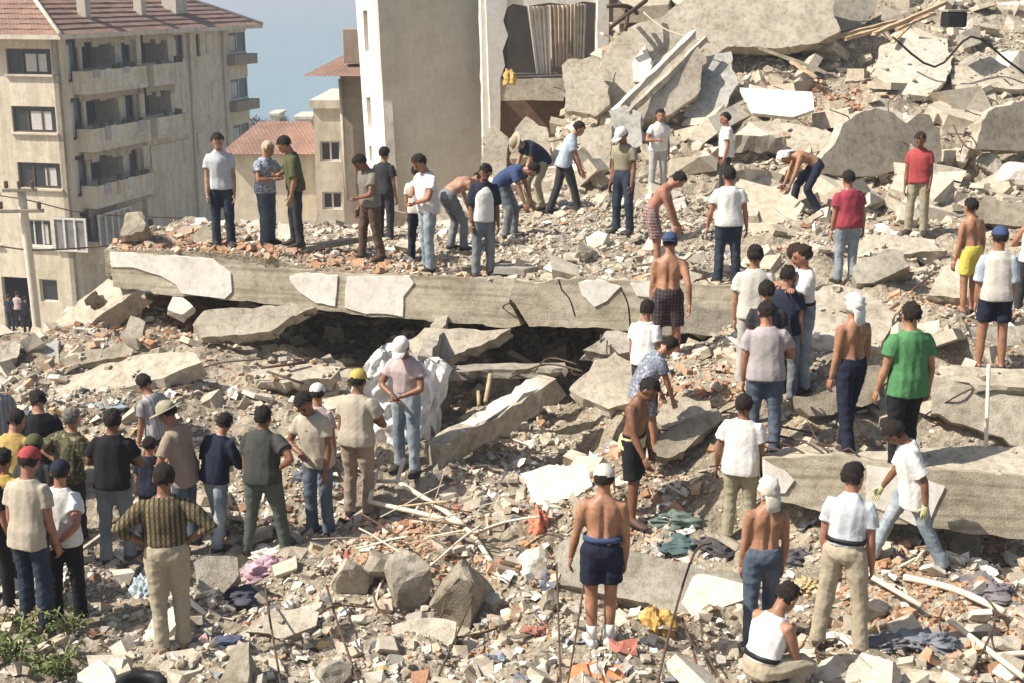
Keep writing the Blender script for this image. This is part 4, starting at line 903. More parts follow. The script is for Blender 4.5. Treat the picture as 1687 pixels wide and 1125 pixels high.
# face B: balcony recesses
uS = lambda u: FB.px(u, 90)[0]
z1t, z1b = FB.px(160, 62)[1], FB.px(160, 112)[1]
rowsz = [(z1b - k * pitch, z1t - k * pitch) for k in range(4)]
spans = [(108,130),(135,190),(196,216),(227,277),(288,303),(324,331),(378,408)]
holesB = []
for k, (zb, zt) in enumerate(rowsz):
    for j, (a, b_) in enumerate(spans):
        if (k == 1 and j in (4, 5)) or (k >= 2 and j in (3, 4, 5)) or (k == 3 and j in (2, 5)): continue
        z0_ = zb - (.55 if j in (0, 2) else 0); z0_ = zb + .1 if j >= 4 else z0_
        holesB.append((uS(a) + (.08 if j == 0 else 0), uS(b_), z0_, zt - (.1 if j >= 4 else 0)))
FB.wall('wall', 0, LB, 0, zE, .25, holesB, M_apt, apt)
for h in holesB:
    wid = h[1] - h[0]
    if wid > 2.2 and h[0] < uS(300):      # deep balcony recess
        FB.box('recess_wall', h[0] - .1, h[1] + .1, h[2] - 1, h[3] + .1, -1.5, -1.4, M_room, apt); FB.box('recess_side', h[1] + .001, h[1] + .1, h[2] - 1, h[3], -1.4, -.26, M_aptpale, apt)  # back wall coloured dark for the shade in the recess
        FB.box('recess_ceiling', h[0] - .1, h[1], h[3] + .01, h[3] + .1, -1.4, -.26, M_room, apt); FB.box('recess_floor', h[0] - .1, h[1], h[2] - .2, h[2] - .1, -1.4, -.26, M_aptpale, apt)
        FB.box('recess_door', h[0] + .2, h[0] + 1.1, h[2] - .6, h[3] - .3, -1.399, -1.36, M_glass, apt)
    else: FB.window(h[0], h[1], h[2], h[3], apt, M_frameD if wid < 1.5 else M_frame, nm=max(1, int(wid)), curtain=.35)
for k, (zb, zt) in enumerate(rowsz):
    for (a, b_) in ((116, 216), (228, 281)):
        if k >= 2 and a > 200:
            if k == 2: FB.box('shutter', uS(236), uS(300), zb - .2, zt - .3, .002, .09, M_aptpale, apt)
            continue
        FB.box('balcony_floor', uS(a), uS(b_), zb - 1.15, zb - .95, .003, .85, M_aptpale, apt)
        FB.box('balcony_parapet', uS(a), uS(b_), zb - .947, zb - .03, .73, .85, M_apt, apt)
        FB.box('balcony_parapet', uS(a), uS(a) + .1, zb - .947, zb - .03, .003, .727, M_apt, apt)
        FB.box('balcony_parapet', uS(b_) - .1, uS(b_), zb - .947, zb - .03, .003, .727, M_apt, apt)
        rn = random.Random(k * 7 + a)
        t = uS(a)
        while t < uS(b_) - .5:                                   # tattered awning edge
            w_ = rn.uniform(.45, .8); FB.box('awning_scallop', t, t + w_ - .02, zt - rn.uniform(.15, .5), zt + .12, .30, .34, plain('awning', (.42, .36, .26), .9, .3, 3), apt); t += w_
        for j in range(5):
            t = rn.uniform(uS(a) + .2, uS(b_) - .5); FB.box('flower_pot', t, t + .25, zb - .028, zb + rn.uniform(.12, .35), .72, .86, plain('potted_green', (.07, .075, .05), .9, .4, 6), apt)
    FB.box('pilaster', uS(218), uS(226), zb - 1.5, zt + .3, .002, .25, M_apt, apt)
# white glazed bay on the corner, low down
M_bayg = plain('bay_glass', (.20, .20, .19), .3, .4, 1.5, 0, spec=.5)
bay = FB.box('glazed_bay', uS(112), uS(168), rowsz[3][0] - .3, rowsz[3][1] - .1, .86, .92, M_bayg, apt)
for k in range(6):
    t = uS(112) + (uS(168) - uS(112)) * k / 5; FB.box('frame', t - .04, t + .04, rowsz[3][0] - .3, rowsz[3][1] - .1, .921, 1.0, M_frame, bay)
for z in (rowsz[3][0] - .3, rowsz[3][1] - .2): FB.box('frame', uS(112), uS(168), z, z + .09, .922, .99, M_frame, bay)
ta0, ta1 = FA.px(170, 385)[0], 0.0
bay2 = FA.box('glazed_bay', -.9, FA.px(92, 385)[0], rowsz[3][0] - .3, rowsz[3][1] - .1, .05, .1, M_bayg, apt)
for k in range(4):
    t = -.9 + (FA.px(92, 385)[0] + .9) * k / 3; FA.box('frame', t - .05, t + .05, rowsz[3][0] - .3, rowsz[3][1] - .1, .101, .17, M_frame, bay2)
for z in (rowsz[3][0] - .3, rowsz[3][1] - .2): FA.box('frame', -.9, FA.px(92, 385)[0], z, z + .09, .102, .16, M_frame, bay2)
# hip roof
ov = .8; WA = LA_; rp = 3.2
c00 = K0 - ub * ov - ua * ov; c10 = K0 + ub * (LB + ov) - ua * ov; c01 = K0 - ub * ov + ua * (WA + ov); c11 = K0 + ub * (LB + ov) + ua * (WA + ov)
half = (WA + 2 * ov) / 2; r0 = K0 + ua * WA / 2 + ub * (half - ov); r1 = K0 + ua * WA / 2 + ub * (LB - half + ov)
Z = lambda p, z: Vector((p.x, p.y, z))
roof = obj_w('roof', [Z(c00, zE), Z(c10, zE), Z(c11, zE), Z(c01, zE), Z(r0, zE + rp), Z(r1, zE + rp)], [(0, 1, 5, 4), (1, 2, 5), (2, 3, 4, 5), (3, 0, 4)], M_roof, apt)
obj_w('eaves', [Z(p, z) for z in (zE - .22, zE - .004) for p in (c00, c10, c11, c01)], [(3, 2, 1, 0), (4, 5, 6, 7), (0, 1, 5, 4), (1, 2, 6, 5), (2, 3, 7, 6), (3, 0, 4, 7)], M_aptpale, apt)
def ridge(a, b_): tube('ridge_cap', None, [a + Vector((0, 0, .03)), b_ + Vector((0, 0, .03))], .12, M_aptpale, None, 6, parent=roof)
ridge(Z(c00, zE), Z(r0, zE + rp)); ridge(Z(r0, zE + rp), Z(r1, zE + rp)); ridge(Z(c10, zE), Z(r1, zE + rp))
# courses of tiles on the two slopes in view
for (e0, e1, q0, q1) in ((c00, c10, r0, r1), (c01, c00, r0, r0)):
    for k in range(1, 14):
        f = k / 14; a = Z(e0, zE).lerp(Z(q0, zE + rp), f); b_ = Z(e1, zE).lerp(Z(q1, zE + rp), f)
        bar('tile_course', None, a + Vector((0, 0, .015)), b_ + Vector((0, 0, .015)), .10, .05, M_roof, rough=.008, parent=roof, segs=24)
FBr = lambda u, v: plane_pt(u, v, Z(c00, zE), ((Z(c10, zE) - Z(c00, zE)).cross(Z(r0, zE + rp) - Z(c00, zE))).normalized())
for (u, v, w_, h_) in ((139, 26, .5, 1.6), (231, 22, .5, 1.5), (285, 17, .9, 1.3), (302, 19, .35, 1.1)):
    p = FBr(u, v); ch = boxo('chimney', roof, p - wloc(roof) + Vector((0, 0, h_ / 2 - .2)), w_, w_, h_, M_wallgrey, -th_, .02)
    boxo('chimney_cap', ch, (0, 0, h_ / 2 + .04), w_ + .16, w_ + .16, .07, M_grey, 0, .01)
rn = random.Random(3)
for k, (zb, zt) in enumerate(rowsz[:3]):
    for j in range(3):
        t = rn.uniform(uS(124), uS(210)) if j < 4 else rn.uniform(uS(230), uS(275)); w_ = rn.uniform(.3, .7)
        FB.box('laundry', t, t + w_, zb - rn.uniform(.25, .75), zb + .02, .862 + .004 * j, .88 + .004 * j, plain('laundry%d' % (j % 3), ((.6, .58, .54), (.42, .42, .43), (.45, .38, .33))[j % 3], .9), apt)
    for j in range(3):
        FB.box('railing_bar', uS(122), uS(214), zb + .02 + j * .12, zb + .045 + j * .12, .77, .80, M_frameD, apt)
for u in (222, 310, 366): tube('drain_pipe', None, [FB.P(uS(u), .3, .12), FB.P(uS(u), zE - .3, .12)], .07, M_aptpale, None, 6, parent=apt)
for (u, k) in ((340, 0), (345, 1), (316, 2), (352, 2)): FB.box('shutter', uS(u), uS(u + 9), rowsz[k][0] + .15, rowsz[k][1] - .15, .002, .06, M_aptpale, apt)
for k in range(4): FB.box('end_balcony', uS(374), uS(412), rowsz[k][0] - .6, rowsz[k][0] + .02, .002, .5, M_mauve0, apt)

# ---------------------------------------------------------------- small houses between
def gable_house(name, label, u0, u1, vtop, vbot, Y, depth, mat, rotz=0, eave=.5, roofh=1.2, wins=(), flat=False):
    p0 = at(u0, vtop, Y); p1 = at(u1, vtop, Y); zb = max(at((u0 + u1) / 2, vbot, Y).z, -3); zt = p0.z
    h = empty(name, Vector(((p0.x + p1.x) / 2, Y, zb)), label, 'house')
    F_ = Face(Vector((p0.x, Y, 0)), (1, 0, 0), (0, -1, 0)); Wd = p1.x - p0.x; hs = []
    for (a, b_, c_, d) in wins:
        t0 = F_.px(a, (b_ + d) / 2)[0]; t1 = F_.px(c_, (b_ + d) / 2)[0]; hs.append((t0, t1, F_.px((a + c_) / 2, d)[1], F_.px((a + c_) / 2, b_)[1]))
    F_.wall('wall', 0, Wd, zb, zt, .25, hs, mat, h)
    for hh in hs: F_.window(*hh, h, M_frame, nm=2)
    V = [F_.P(t, z, -o) for t in (.001, Wd - .001) for z in (zb, zt) for o in (.02, depth)]
    obj_w('side_wall', [V[0], V[1], V[3], V[2], V[4], V[5], V[7], V[6]], [(0, 1, 2, 3), (7, 6, 5, 4), (1, 5, 6, 2)], mat, h)
    a, b_ = F_.P(-eave, zt, eave), F_.P(Wd + eave, zt, eave); c_, d = F_.P(Wd + eave, zt, -depth - eave), F_.P(-eave, zt, -depth - eave)
    m0, m1 = F_.P(-eave + 1.0, zt + roofh, -depth / 2), F_.P(Wd + eave - 1.0, zt + roofh, -depth / 2)
    if not flat:
        rf = obj_w('roof', [a, b_, c_, d, m0, m1], [(0, 1, 5, 4), (1, 2, 5), (2, 3, 4, 5), (3, 0, 4), (3, 2, 1, 0)], M_roof, h)
    else: rf = F_.box('roof', -eave, Wd + eave, zt + .002, zt + .3, eave, -depth - eave, mat, h)
    return h, F_, rf
gable_house('low_house', 'low house with red tile roof between the two big buildings', 380, 520, 252, 420, 52, 6, M_apt, roofh=.95, eave=.4)
gable_house('pale_house', 'narrow pale house with shuttered window beside the gutted building', 516, 600, 178, 420, 50, 6, M_aptpale, flat=True, eave=.12, wins=((527,232,561,266),(531,316,564,345)))
M_mauve = concrete('wall_mauve', (.40,.325,.25), (.34,.27,.21), (.45,.37,.29), .4, .15, False, .35, .4)
hh, FF, rf = gable_house('narrow_house', 'narrow brownish house front with overhanging tiled eave and chimney', 560, 640, 122, 420, 45, 5, M_mauve, roofh=.55, eave=1.1)
p = at(567, 95, 44.5); boxo('chimney', rf, p - wloc(rf) + Vector((.15, 1.0, .35)), .55, .5, 1.1, M_mauve, 0, .02)
tube('drain_pipe', None, [at(560, 130, 44.85), at(572, 330, 44.85)], .06, M_aptpale, None, 7, parent=hh)
# shore houses and trees
for (u0, u1, vt, Y, lab) in ((486, 512, 196, 150, 'small white house roof near the shore'), (444, 458, 190, 190, 'tiny grey house by the shore'), (380, 400, 205, 160, 'tiny pale house behind the apartment corner')):
    gable_house('shore_house', lab, u0, u1, vt, vt + 40, Y, 6, M_aptpale, eave=.2, flat=True)
M_leafd = plain('leaf_dark', (.035, .04, .026), .9, .4, 2)
def tree(label, p, h, r_, seed, nleaf=420):
    rn = np.random.default_rng(seed); t = empty('shore_tree', p, label, 'tree', 'trees by the shore')
    tube('trunk', None, [p, p + Vector((.1, 0, h * .35)), p + Vector((0, .1, h * .8))], h * .03, plain('bark', (.10, .075, .05)), None, 6, parent=t)
    V = []; F = []
    cl = [Vector((rn.normal(0, .5) * r_, rn.normal(0, .5) * r_, h * rn.uniform(.45, .95))) for _ in range(9)]
    for _ in range(nleaf):
        c_ = cl[rn.integers(9)] + Vector(rn.normal(size=3)) * r_ * .33; a = Vector(rn.normal(size=3)).normalized() * h * .05; b_ = Vector(rn.normal(size=3)).normalized() * h * .05; k = len(V)
        V += [p + c_ - a, p + c_ + b_, p + c_ + a, p + c_ - b_]; F.append((k, k + 1, k + 2, k + 3))
    obj_w('crown', V, F, M_leafd, t)
for k, (u, v, Y, h) in enumerate([(428,214,120,1.5),(440,212,130,1.3),(468,208,140,1.3)]):
    p = at(u, v, Y); p.z -= .5; tree(('leftmost small', 'second small', 'rightmost small')[k] + ' dark tree by the shore between the roofs', p, h, h * .45, 50 + k)
# ---------------------------------------------------------------- the gutted building in the middle
gut = empty('gutted_building', at(700, 345, 36), 'standing remnant of a building with bare grey end wall and white corner', 'building')
def gs(name, poly, an, n, th, mat, holes=(), rough=.006, seg=.3): return slab(name, None, poly, an, n, th, mat, rough=rough, seg=seg, holes=holes, parent=gut)
nG = (.32, -.947, 0); aG = (700, 200, 36)
gs('end_wall', [(618,-70),(796,-70),(804,360),(643,360)], aG, nG, .3, M_wallgrey)
eG = plane_pt(630, 150, at(*aG), Vector(nG).normalized()); nW = (-.94, -.34, 0)
aW = (630, 150, eG.y + .02)
side = gs('side_wall', [(581,-70),(617,-70),(642,360),(610,360)], aW, nW, .25, M_white, holes=[[(598,17),(605,17),(608,84),(601,84)], [(603,160),(610,160),(614,212),(607,212)], [(608,240),(612,240),(614,268),(610,268)]], rough=.004)
gs('side_backing', [(590,-70),(617,-70),(642,360),(618,360)], (630,150,eG.y + .5), nW, .1, M_mauve)
gs('pillar', [(798,-70),(830,-70),(836,10),(829,34),(837,58),(828,84),(832,108),(824,130),(824,216),(808,216)], (815,100,35.2), (.15,-.985,0), .5, M_white)
gs('return_wall', [(790,-70),(800,-70),(809,216),(803,300),(798,300)], (800,100,35.35), (.2,-.98,0), .3, M_white)
gs('lintel', [(826,-70),(1000,-70),(990,6),(962,2),(940,8),(905,4),(868,10),(845,6),(832,14)], (900,0,35.4), (.05,-.99,0), .4, M_white)
gs('floor_beam', [(824,130),(932,128),(928,166),(822,166)], (880,146,35.3), (.05,-.99,.05), .5, M_conc)
gs('right_post', [(984,-70),(1003,-70),(1003,100),(984,96)], (992,50,35.3), (.1,-.99,0), .4, M_white)
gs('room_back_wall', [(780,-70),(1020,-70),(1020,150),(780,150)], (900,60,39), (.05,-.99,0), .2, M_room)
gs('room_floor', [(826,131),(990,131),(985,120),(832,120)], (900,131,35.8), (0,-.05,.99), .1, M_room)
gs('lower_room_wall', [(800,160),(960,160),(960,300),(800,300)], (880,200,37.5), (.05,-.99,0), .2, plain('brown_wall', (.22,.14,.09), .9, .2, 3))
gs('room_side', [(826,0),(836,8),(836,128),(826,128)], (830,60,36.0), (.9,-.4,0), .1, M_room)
def curtain(u0, u1, v0, v1, Y, mat, seed, folds):
    V = []; F = []; nx_ = 60; rn = random.Random(seed); ph = rn.random() * 6
    for j in range(10):
        for i_ in range(nx_ + 1):
            f = i_ / nx_; g = j / 9; u = u0[0] + (u1[0] - u0[0]) * f + ((u0[1] - u0[0]) * (1 - f) + (u1[1] - u1[0]) * f) * g
            p = at(u, v0 + (v1 - v0) * g, Y); p.y += .045 * math.sin(f * folds * 6.283 + ph + .5 * g) + .02 * math.sin(f * folds * 1.7 * 6.28 + 2 * g); V.append(p)
    for j in range(9):
        for i_ in range(nx_): a = j * (nx_ + 1) + i_; F.append((a, a + nx_ + 1, a + nx_ + 2, a + 1))
    obj_w('curtain', V, F, mat, gut, True)
curtain((868, 884), (905, 908), 10, 122, 36.0, plain('curtain_white', (.72,.68,.62), .85, .15, 5), 1, 5)
curtain((900, 905), (950, 948), 8, 110, 36.3, plain('curtain_brown', (.52,.43,.34), .85, .2, 5), 2, 7)
curtain((945, 945), (966, 962), 6, 118, 36.1, plain('curtain_pale2', (.60,.55,.48), .85, .2, 5), 3, 4)
# ---------------------------------------------------------------- utility pole and wires
b0 = at(62, 545, 46); t0_ = b0.copy(); t0_.z = at(46, 312, 46).z
b0.z = 0
pole = empty('utility_pole', b0, 'concrete utility pole with cross arms in front of the apartment block', 'pole')
tube('shaft', None, [b0, (b0 + t0_) / 2, Vector((b0.x - .12, b0.y, t0_.z))], .15, M_aptpale, None, 8, parent=pole)
tz = t0_.z; cx_ = b0.x - .1
for (dz, w_) in ((-.72, 1.5), (.0, 1.15)):
    boxo('cross_arm', pole, Vector((cx_, b0.y - .2, tz + dz)) - b0, w_, .12, .12, M_grey, .1, .01)
for (dx, dz) in ((-.7, -.6), (.62, -.6), (-.45, .12), (0, .12), (.45, .12)):
    boxo('insulator', pole, Vector((cx_ + dx, b0.y - .2, tz + dz + .08)) - b0, .13, .13, .26, M_frameD, .1, .03)
tube('wire', 'upper power line sagging from the pole past the apartment corner', [at(-30, 318, 46), at(48, 330, 46), at(150, 352, 47), at(330, 360, 50)], .022, M_frameD, 'wire', 5)
tube('wire', 'thin power line crossing in front of the apartment block', [at(-30, 400, 46), at(60, 412, 46), at(190, 404, 47)], .03, M_frameD, 'wire', 5)
# ---------------------------------------------------------------- weeds at lower left
M_weed = plain('weed_green', (.13, .17, .055), .8, .35, 9); M_weed2 = plain('weed_dry', (.30, .27, .14), .8, .3, 9)
def weed(label, u, v, n_, L, seed, mat):
    p = hit(u, v)
    if p is None: return
    rn = np.random.default_rng(seed); w = empty('weed', p, label, 'plant', None); V = []; F = []
    for k in range(n_):
        a = rn.uniform(0, 6.283); tip = p + Vector((math.cos(a) * L * rn.uniform(.3, 1), math.sin(a) * L * rn.uniform(.3, 1), L * rn.uniform(.3, 1.0)))
        mid = p.lerp(tip, .5) + Vector((0, 0, L * .18)); tube('stem', None, [p, mid, tip], .006, M_weed2, None, 4, parent=w)
        for j in range(16):
            f = .25 + .75 * j / 15; c_ = (p.lerp(mid, f * 2) if f < .5 else mid.lerp(tip, f * 2 - 1)); d = Vector(rn.normal(size=3)); d.z *= .5; d = d.normalized(); l_ = L * rn.uniform(.12, .26)
            s_ = d.cross(Vector((0, 0, 1))).normalized() * l_ * .22; kk = len(V)
            V += [c_, c_ + d * l_ * .5 + s_ + Vector((0, 0, .01)), c_ + d * l_ - Vector((0, 0, l_ * .2)), c_ + d * l_ * .5 - s_]; F.append((kk, kk + 1, kk + 2, kk + 3))
    o = obj_w('leaves', V, F, mat, w)
weed('green leafy weed at the bottom left corner', 30, 1100, 16, .42, 1, M_weed)
weed('bushy weed at the feet of the man in white shirt', 120, 1050, 12, .28, 2, M_weed)
weed('pale dry weed above the bottom left weed', 45, 1040, 12, .30, 3, M_weed2)
weed('low weed at the bottom edge beside the white block', 100, 1122, 14, .34, 4, M_weed)
weed('tall thin dry stalk before the black trousers', 95, 1000, 5, .5, 5, M_weed2)
print('buildings', time.time() - T0)
# ---------------------------------------------------------------- people
def nrm(v): v = np.asarray(v, float); return v / (np.linalg.norm(v) + 1e-9)
def ell(c, ax, n=10, m_=7):
    V = []; F = []; R_, F_, U_ = ax
    for j in range(m_ + 1):
        t = math.pi * j / m_
        for i in range(n):
            a = 2 * math.pi * i / n; V.append(np.asarray(c) + R_ * math.sin(t) * math.cos(a) + F_ * math.sin(t) * math.sin(a) + U_ * math.cos(t))
    for j in range(m_):
        for i in range(n):
            a = j * n + i; b_ = j * n + (i + 1) % n; F.append((a, a + n, b_ + n, b_))
    return V, F
def loft(st, n=12, sq=1.0):
    """st: list of (centre, axis_a scaled, axis_b scaled)"""
    V = []; F = []
    for c_, a, b_ in st:
        for i in range(n):
            t = 2 * math.pi * i / n; ct, s_ = math.cos(t), math.sin(t)
            ct = math.copysign(abs(ct) ** sq, ct); s_ = math.copysign(abs(s_) ** sq, s_)
            V.append(np.asarray(c_) + np.asarray(a) * ct + np.asarray(b_) * s_)
    for k in range(len(st) - 1):
        for i in range(n):
            a = k * n + i; b_ = k * n + (i + 1) % n; F.append((a, b_, b_ + n, a + n))
    k = len(V); V.append(np.asarray(st[0][0])); V.append(np.asarray(st[-1][0]))
    for i in range(n):
        F.append((k, (i + 1) % n, i)); F.append((k + 1, (len(st) - 1) * n + i, (len(st) - 1) * n + (i + 1) % n))
    return V, F
def limb(pts, radii, n=10, flat=None):
    """round tube through points with radii, shared frames"""
    pts = [np.asarray(p, float) for p in pts]; st = []; ref = np.array([1.0, .02, .01])
    for i, p in enumerate(pts):
        t = nrm(pts[min(i + 1, len(pts) - 1)] - pts[max(i - 1, 0)])
        a = ref - t * (ref @ t)
        if np.linalg.norm(a) < .2: a = np.array([0, 1.0, 0]) - t * t[1]
        a = nrm(a); b_ = np.cross(t, a); ref = a
        r = radii[i]; ra, rb = (r if isinstance(r, tuple) else (r, r)); st.append((p, a * ra, b_ * rb))
    return loft(st, n)
def join(parts):
    V = []; F = []
    for v_, f in parts:
        k = len(V); V.extend(v_); F.extend(tuple(i + k for i in q_) for q_ in f)
    return V, F
_tmp = bpy.data.objects.new('_tmp', bpy.data.meshes.new('_tmp')); _sc2 = bpy.data.scenes.new('_remesh'); _sc2.collection.objects.link(_tmp); _vl = _sc2.view_layers[0]
_rm = _tmp.modifiers.new('r', 'REMESH'); _rm.mode = 'VOXEL'; _rm.use_smooth_shade = True
_sm = _tmp.modifiers.new('s', 'SMOOTH'); _sm.factor = .5; _sm.iterations = 2
def remesh(parts, vox, smooth=2):
    V, F = join(parts); me = mesh_pd(V, F, 'body'); old = _tmp.data; _tmp.data = me; bpy.data.meshes.remove(old)
    _rm.voxel_size = vox; _sm.iterations = smooth
    _vl.update(); dg = _vl.depsgraph; dg.update()
    return bpy.data.meshes.new_from_object(_tmp.evaluated_get(dg))
def wrinkle(me, amp, seed, freq=(11, 11, 9), zdir=None):
    n = len(me.vertices); co = np.empty(n * 3, np.float32); me.vertices.foreach_get('co', co); co = co.reshape(-1, 3)
    no = np.empty(n * 3, np.float32); me.vertices.foreach_get('normal', no); no = no.reshape(-1, 3)
    rn = np.random.default_rng(seed); d = np.zeros(n)
    for k in range(7):
        K = rn.normal(size=3) * np.array(freq) * rn.uniform(.6, 1.7); d += 1 - np.abs(np.sin(co @ K + rn.uniform(0, 6.28) + .8 * np.sin(co @ (rn.normal(size=3) * 7)))) ** .8
    d = d / 7 - .42; co += no * (d * amp * 2)[:, None]; me.vertices.foreach_set('co', co.ravel()); me.update()
def add_geo(me, parts):
    bm = bmesh.new(); bm.from_mesh(me)
    for V, F in parts:
        vs = [bm.verts.new(tuple(v_)) for v_ in V]
        for f in F:
            try: bm.faces.new([vs[i] for i in f]).smooth = True
            except ValueError: pass
    bm.to_mesh(me); bm.free()
def ik(a, b_, l1, l2, hint):
    a, b_ = np.asarray(a, float), np.asarray(b_, float); d = b_ - a; L = np.linalg.norm(d); mx = (l1 + l2) * .998
    if L > mx: b_ = a + d / L * mx; d = b_ - a; L = mx
    L = max(L, abs(l1 - l2) + .02); t = d / np.linalg.norm(d); x = (l1 * l1 - l2 * l2 + L * L) / (2 * L); h = math.sqrt(max(l1 * l1 - x * x, 0))
    hint = np.asarray(hint, float); hint = hint - t * (hint @ t); return a + t * x + nrm(hint) * h, b_
# cloth materials -------------------------------------------------
def fabric(key, c, pat=None, c2=None, c3=None):
    key = 'fab_' + key
    if key in MATS: return MATS[key]
    m, nt, b = newmat(key); v = vecs(nt, True); v0 = vecs(nt, False)
    n1 = noise(nt, v, 5, 5, .6); n2 = noise(nt, v, 28, 4, .6); base = c
    if pat == 'plaid' or pat == 'stripe' or pat == 'hstripe':
        s_ = nd(nt, 'ShaderNodeSeparateXYZ'); nt.links.new(v0, s_.inputs[0])
        def band(o, f, th):
            mm = nd(nt, 'ShaderNodeMath', operation='MULTIPLY'); nt.links.new(o, mm.inputs[0]); mm.inputs[1].default_value = f
            fr_ = nd(nt, 'ShaderNodeMath', operation='FRACT'); nt.links.new(mm.outputs[0], fr_.inputs[0])
            gt = nd(nt, 'ShaderNodeMath', operation='GREATER_THAN'); nt.links.new(fr_.outputs[0], gt.inputs[0]); gt.inputs[1].default_value = th; return gt.outputs[0]
        if pat == 'plaid':
            base = mixc(nt, band(s_.outputs[0], 24, .55), c, c2); base = mixc(nt, band(s_.outputs[2], 22, .55), base, c3 or c2)
            base = mixc(nt, .5, base, mixc(nt, band(s_.outputs[0], 24, .55), c, c2))
        else: base = mixc(nt, band(s_.outputs[2 if pat == 'hstripe' else 0], 22, .5), c, c2)
    elif pat == 'camo':
        base = ramp(nt, noise(nt, v, 13, 2, .5), [(.40, c), (.46, c2), (.58, c2), (.62, c3)])
    elif pat == 'print':
        base = ramp(nt, noise(nt, v, 24, 2, .5), [(.44, c), (.50, c2), (.60, c3 or c)])
    elif pat == 'denim':
        base = ramp(nt, noise(nt, v, 3.2, 4, .55), [(.35, c), (.68, c2)])
    k = mixc(nt, 1.0, base, ramp(nt, n1, [(.3, (.90, .89, .87)), (.7, (1.06, 1.06, 1.06))]), 'MULTIPLY')
    k = mixc(nt, .5, k, ramp(nt, n2, [(.35, (.82, .82, .82)), (.65, (1.08, 1.08, 1.08))]), 'MULTIPLY')
    nt.links.new(k, b.inputs['Base Color']); b.inputs['Roughness'].default_value = .9; b.inputs['Specular IOR Level'].default_value = .12
    bump(nt, b, n2, .25, .02); MATS[key] = m; return m
def skin(key):
    nm_ = 'skin_' + key
    if nm_ in MATS: return MATS[nm_]
    c = {'tan': (.40, .205, .12), 'mid': (.45, .26, .165), 'dark': (.24, .115, .065), 'red': (.40, .19, .125), 'pale': (.52, .32, .21)}[key]
    m, nt, b = newmat(nm_); v = vecs(nt); n1 = noise(nt, v, 7, 4, .55)
    k_ = ramp(nt, n1, [(.3, tuple(x * .74 for x in c)), (.7, tuple(min(1, x * 1.14) for x in c))]); n9 = noise(nt, v, 26, 5, .7); k_ = mixc(nt, .7, k_, ramp(nt, n9, [(.38, (.74, .72, .70)), (.55, (1.03, 1.03, 1.03))]), 'MULTIPLY'); nt.links.new(k_, b.inputs['Base Color']); nt.links.new(ramp(nt, n9, [(.4, (.35,) * 3), (.6, (.62,) * 3)]), b.inputs['Roughness'])
    b.inputs['Subsurface Weight'].default_value = .06; b.inputs['Subsurface Radius'].default_value = (.02, .008, .004)
    b.inputs['Specular IOR Level'].default_value = .35; bump(nt, b, noise(nt, v, 40, 3, .6), .12, .01); MATS[nm_] = m; return m
def hairm(key):
    c = {'black': (.026, .020, .016), 'brown': (.045, .028, .017), 'grey': (.22, .20, .175), 'blond': (.62, .50, .33)}[key]
    return plain('hair_' + key, c, .65, .5, 40, .8)
WHT, OFF, NAVY = (.78, .76, .72), (.64, .60, .52), (.022, .026, .05)
COLS = dict(white=(WHT,), offwhite=(OFF,), paleblue=((.56, .60, .64),), grey=((.27, .25, .22),), greybrown=((.23, .205, .17),), beige=((.52, .45, .34),), tan=((.38, .29, .21),), mauve=((.43, .38, .38),), pinkish=((.56, .43, .41),), black=((.022, .021, .023),),
  charcoal=((.05, .05, .055),), darkgrey=((.065, .07, .062),), navy=(NAVY,), navy2=((.03, .035, .06),), blue=((.05, .085, .20),), olive=((.11, .115, .05),), khakishirt=((.33, .30, .19),), crimson=((.40, .045, .07),), red=((.45, .06, .06),), green=((.085, .27, .10),), yellow=((.62, .42, .07),), mustard=((.52, .35, .09),), pink=((.6, .36, .34),),
  lightblue=((.42, .50, .60),), greystripe=((.40, .39, .38), 'stripe', (.27, .27, .28)), plaid=((.21, .175, .09), 'plaid', (.06, .045, .025), (.12, .075, .04)), camo=((.17, .15, .075), 'camo', (.08, .085, .04), (.30, .25, .14)), floral=((.62, .62, .64), 'print', (.05, .09, .22), (.45, .5, .6)), bluepattern=((.20, .24, .30), 'print', (.10, .12, .19), (.42, .43, .45)),
  jeans=((.07, .10, .145), 'denim', (.16, .20, .255)), darkjeans=((.022, .032, .055), 'denim', (.05, .07, .105)), lightjeans=((.18, .24, .30), 'denim', (.42, .47, .50)), greyjeans=((.15, .175, .20), 'denim', (.26, .28, .30)), khaki=((.45, .38, .26),), khaki2=((.38, .34, .22),), brown=((.13, .085, .055),), greygreen=((.10, .12, .10),), palegrey=((.48, .47, .43),), darkplaid=((.06, .045, .05), 'plaid', (.11, .08, .08), (.03, .025, .03)), redplaid=((.36, .20, .18), 'plaid', (.16, .08, .08), (.5, .42, .38)), yellowshort=((.74, .60, .06),), stone=((.47, .41, .31),), orange=((.6, .2, .07),), limecream=((.62, .60, .30),))
def _dull(c):
    g = sum(c) / 3; return tuple((x * .86 + g * .14) * .93 for x in c)
def fab(k): return fabric(k, *[(_dull(x) if isinstance(x, tuple) else x) for x in COLS[k]])

